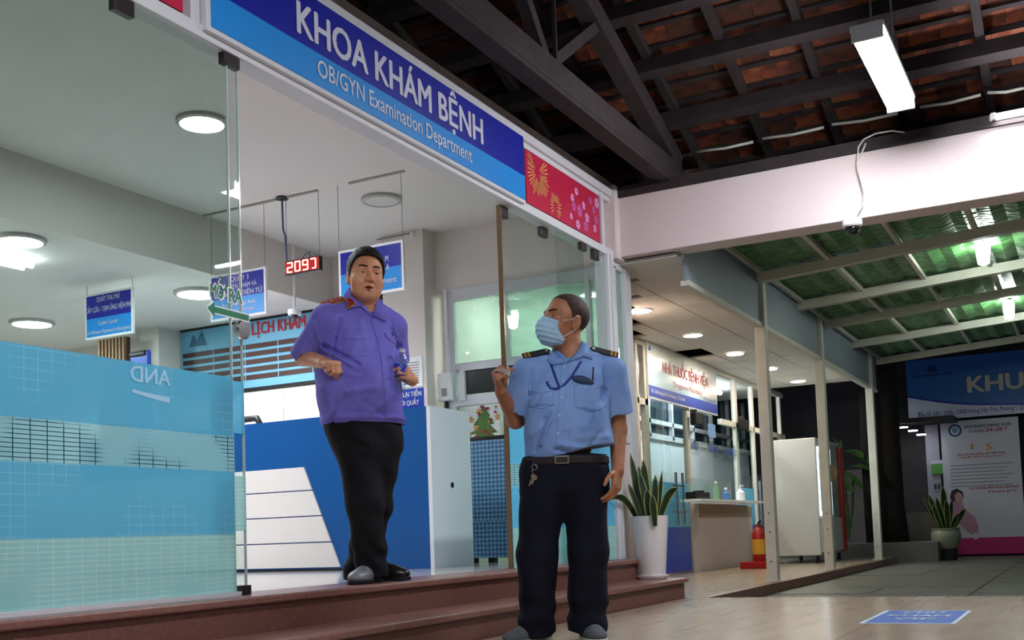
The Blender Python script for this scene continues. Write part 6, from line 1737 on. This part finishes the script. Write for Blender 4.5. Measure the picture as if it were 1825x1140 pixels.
wing(GP, pg, [(1037, 607), (1044, 611), (1051, 626), (1056, 641), (1040, 634), (1030, 639), (1009, 646), (1028, 628)], g_both, .010, 'shirt_sky', -.06)
collar(GP, pg, ng + np.array([0, -.004, .026]), .070, frame(R(-6), R(-16)), 'shirt_sky', h=.062, opening=20, drop=.045)
patch(GP, 'placket', g_shirt0, .003, line_reg(px2(GP, [(1008, 648), (1004, 690), (1000, 740), (996, 800)]), .017), (990, 640, 1016, 806), 'shirt_sky', pg)
for (pk, fl) in (([(943, 688), (988, 690), (985, 722), (966, 727), (944, 720)], [(943, 684), (988, 686), (988, 694), (966, 699), (943, 693)]),
                 ([(1023, 684), (1070, 683), (1074, 728), (1050, 732), (1024, 724)], None)):
    a = px2(GP, pk); xs_ = [q[0] for q in pk]; ys_ = [q[1] for q in pk]
    patch(GP, 'pocket', g_shirt0, .0042, lambda p, a=a: poly_in(p[:, 0], p[:, 2], a), (min(xs_), min(ys_), max(xs_), max(ys_)), 'shirt_sky', pg, ymax=0.0)
    if fl:
        b2_ = px2(GP, fl); patch(GP, 'pocket_flap', g_shirt0, .0068, lambda p, b2_=b2_: poly_in(p[:, 0], p[:, 2], b2_), (940, 680, 992, 702), 'shirt_sky', pg)
for (x, y) in [(1007, 649), (1006, 678), (1002.5, 707), (998, 739), (995.5, 772), (966, 685.5), (1044, 689)]:
    b_ = GP.L(x, y, -.15); f_ = GP.front(g_shirt0, b_[0], b_[2])
    MB().lathe(GP.W(f_), [(0, -.006), (.0058, -.006), (.0058, .006), (0, .006)], 12, 'X').build('button', 'button_white', pg)
# lanyard
def on_shirt(px, py, dy=-.004): b_ = GP.L(px, py, -.15); return GP.front(g_shirt0, b_[0], b_[2]) + np.array([0, dy, 0])
mat('lanyard_blue', '#22348f', .6)
ly = empty('lanyard', GP.W(on_shirt(998, 690)), 'dark blue lanyard around the guard neck', 'lanyard')
lpts = [(983, 641), (988, 660), (993, 676), (998, 688), (1006, 684), (1020, 668), (1032, 648), (1038, 638)]
P3 = [on_shirt(x, y, -.006) for x, y in lpts]
vs = []; fs = []
for i, c in enumerate(P3):
    dvec = unit(P3[min(i + 1, len(P3) - 1)] - P3[max(i - 1, 0)]); s = unit(np.cross(dvec, [0, -1., 0])) * .0065
    vs += [GP.W(c - s * .85), GP.W(c + s * .85)]
for i in range(len(P3) - 1): fs.append((2 * i, 2 * i + 1, 2 * i + 3, 2 * i + 2))
o = MB().add(vs, fs).build('strap', 'lanyard_blue', ly, smooth=True); o.modifiers.new('t', 'SOLIDIFY').thickness = .002
P3 = [on_shirt(x, y, -.008) for x, y in [(998, 689), (990, 691), (982, 690), (977, 682), (975, 677)]]
o = MB().tube([GP.W(c) for c in P3], .0055, 8).build('strap_end', 'lanyard_blue', ly, smooth=True)
o = MB().tube([GP.W(c) for c in P3[-2:]], .004, 8).build('clip', 'chrome', ly, smooth=True)
# radio in the chest pocket
rd = empty('radio_handset', GP.W(on_shirt(1045, 680)), 'dark handset with antenna tucked in the guard chest pocket', 'radio')
c = on_shirt(1040, 676, -.002)
GP.mesh('body', lambda p: ell((p - c) @ np.array([[.96, 0, -.28], [0, 1, 0], [.28, 0, .96]]).T, (0, 0, 0), (.052, .012, .022)), c - .07, c + .07, .003, mat('radio_blue', '#25385c', .45, bump=.3, bscale=200), rd)
a = on_shirt(1057, 681, -.006); b = on_shirt(1060, 650, -.006)
GP.tube('antenna', [a, b], .0042, 'black', rd)
# shoulder boards
for (a, b, lift) in ((G(932, 642, -.0), G(976, 627, .01), 0), (G(1101, 637, .02), G(1056, 623, .02), 0)):
    a = np.array(a); b = np.array(b)
    for k in range(30):   # let the outer end rest on the sleeve head
        if g_shirt0(a[None])[0] > .006: a = a - np.array([0, 0, .003])
        if g_shirt0(a[None])[0] < .003: a = a + np.array([0, 0, .003])
    qd = shoulder_board(GP, pg, a, b, .025, None, None, None, None, up=(0, -.55, .83))
    qd('shoulder_board', 0, 1, .026, .002, .006, 'black_soft', .014)
    qd('gold_bar', .07, .15, .026, .008, .0015, 'gold_trim'); qd('gold_bar', .21, .29, .026, .008, .0015, 'gold_trim'); qd('board_button', .92, 1.02, .007, .008, .003, 'white')
# belt and trousers
A1, A2, A3 = G(968, 850, .02), G(958, 985, .0), G(956, 1100, .02)
B1, B2, B3 = G(1043, 850, .03), G(1048, 985, .01), G(1046, 1100, .03)
zt_, tx_, ty_, ta, tb_ = smooth_prof([G(1008, y, 0)[2] for y in (925, 905, 875, 840, 812)], [G(x, 860, 0)[0] for x in (1003, 1003, 1005, 1008, 1010)], [.03, .03, .03, .03, .03], [.03, .09, .19, .206, .196], [.03, .06, .115, .132, .134])
def g_trou(p):
    d = sections(p, zt_, tx_, ty_, ta, tb_, BG)
    la = smin(rc(p, A1, A2, .106, .094), rc(p, A2, A3 + np.array([0, 0, -.07]), .094, .083), .03)
    lb = smin(rc(p, B1, B2, .106, .092), rc(p, B2, B3 + np.array([0, 0, -.07]), .092, .094), .03)
    d = smin(smin(la, d, .04), smin(lb, d, .04), .006)
    z = p[:, 2]
    f = .006 * np.sin(z * 52 + p[:, 0] * 28 + 2 * np.sin(p[:, 0] * 22)) * np.exp(-((z - .12) / .10) ** 2) + .0025 * np.sin(z * 24 + p[:, 0] * 40)
    f += .004 * np.exp(-(seg2(p[:, 0], z, (A1[0] + .0, A1[2] + .05), (A2[0] + .01, A2[2])) / .010) ** 2) + .004 * np.exp(-(seg2(p[:, 0], z, (B1[0], B1[2] + .05), (B2[0] + .01, B2[2])) / .010) ** 2)
    return smax(d - f, .035 + .015 * np.sin(p[:, 0] * 25 + 1) + .1 * np.clip(p[:, 1] * -.3, -.2, .2) - z, .006)
GP.mesh('trousers', g_trou, (-.36, -.22, .0), (.36, .30, G(1008, 806, 0)[2]), .0055, 'trouser_navy', pg)
bz = G(1008, 819, -.1)[2]
bl__ = GP.mesh('belt', lambda p: np.maximum(np.maximum(sections(p, zt_, tx_, ty_, ta, tb_, BG) - .005, -(sections(p, zt_, tx_, ty_, ta, tb_, BG) + .004)), np.abs(p[:, 2] - bz) - .018), (-.3, -.25, bz - .04), (.3, .3, bz + .04), .0035, mat('leather', '#2a1f1d', .45), pg)
f_ = GP.front(g_trou, G(1001, 818, -.1)[0], bz)
w0 = GP.W(f_ + np.array([0, -.012, 0]))
def slab(P, name, c, w, h, t, m, par):
    c = np.array(c); pts = [c + np.array([-w, 0, -h]), c + np.array([w, 0, -h]), c + np.array([w, 0, h]), c + np.array([-w, 0, h])]
    return MB().prism([P.W(q) for q in pts], tuple(P.W(np.array([0, -t, 0])) - P.O)).build(name, m, par, bevel=.002)
bk = slab(GP, 'buckle', f_ + np.array([0, -.006, 0]), .034, .019, .006, mat('buckle_metal', '#8f887a', .35, metal=.8), bl__)
slab(GP, 'buckle_plate', f_ + np.array([0, -.012, 0]), .026, .012, .002, 'leather', bl__)
# keys on a clip
ky = empty('key_bunch', GP.W(GP.front(g_trou, G(952, 840, -.1)[0], G(952, 840, -.1)[2])), 'small bunch of keys hanging from the guard belt', 'keys')
def on_tr(px, py, dy=-.006): b_ = GP.L(px, py, -.12); return GP.front(g_trou, b_[0], b_[2]) + np.array([0, dy, 0])
mat('key_metal', '#a89f8c', .3, metal=.9)
ring = [on_tr(953 + 5 * math.cos(a), 831 + 5 * math.sin(a)) for a in np.linspace(0, 2 * math.pi, 14)]
GP.tube('clip', [on_tr(951, 823), on_tr(952, 826)] + ring, .0018, 'key_metal', ky, 6)
GP.tube('chain', [on_tr(950, 834), on_tr(949, 838), on_tr(950, 843)], .0022, 'key_metal', ky, 6)
for (x0_, y0_, x1_, y1_, dz) in [(951, 848, 943, 865, -.008), (953, 850, 948, 862, -.012)]:
    a = on_tr(x0_, y0_, dz); b = on_tr(x1_, y1_, dz); d = unit(b - a); s = unit(np.cross(d, [0, -1., 0]))
    bow = [a + (d * math.cos(t) + s * math.sin(t)) * .0125 for t in np.linspace(.35, 2 * math.pi - .35, 14)]
    pts = bow[::-1][:0] + bow + [a + d * .012 - s * .0035, b - s * .0035, b + s * .002, a + d * .03 + s * .005, a + d * .012 + s * .004]
    MB().prism([GP.W(q) for q in pts], tuple(GP.W(np.array([0, -.0025, 0])) - GP.O)).build('key', 'key_metal', ky)
# canvas shoes
mat('canvas_grey', '#5c6064', .8, var=.15, vscale=30); mat('sole_cream', '#cfcabd', .6)
h0 = G(972, 1120, .03); h0[2] = .002
s1_ = shoe(GP, 'shoe', h0 + np.array([.03, .06, 0]), h0 + np.array([-.19, -.10, 0]), 'canvas_grey', pg, w=.048, sole='sole_cream')
h1 = G(1050, 1122, .03); h1[2] = .002
s2_ = shoe(GP, 'shoe', h1 + np.array([-.015, .08, 0]), h1 + np.array([.035, -.19, 0]), 'canvas_grey', pg, w=.05, sole='sole_cream')
# paper slip in the raised hand
sp_ = empty('paper_slip', GP.W(G(897, 661, -.14)), 'small white paper slip pinched in the guard raised hand', 'paper')
pts = [G(880, 659, -.15), G(898, 657, -.17), G(910, 661, -.15), G(909, 670, -.13), G(893, 662, -.12)]
MB().prism([GP.W(q) for q in pts], tuple(GP.W(np.array([0, .0, -.001])) - GP.O)).build('sheet', 'white', sp_)
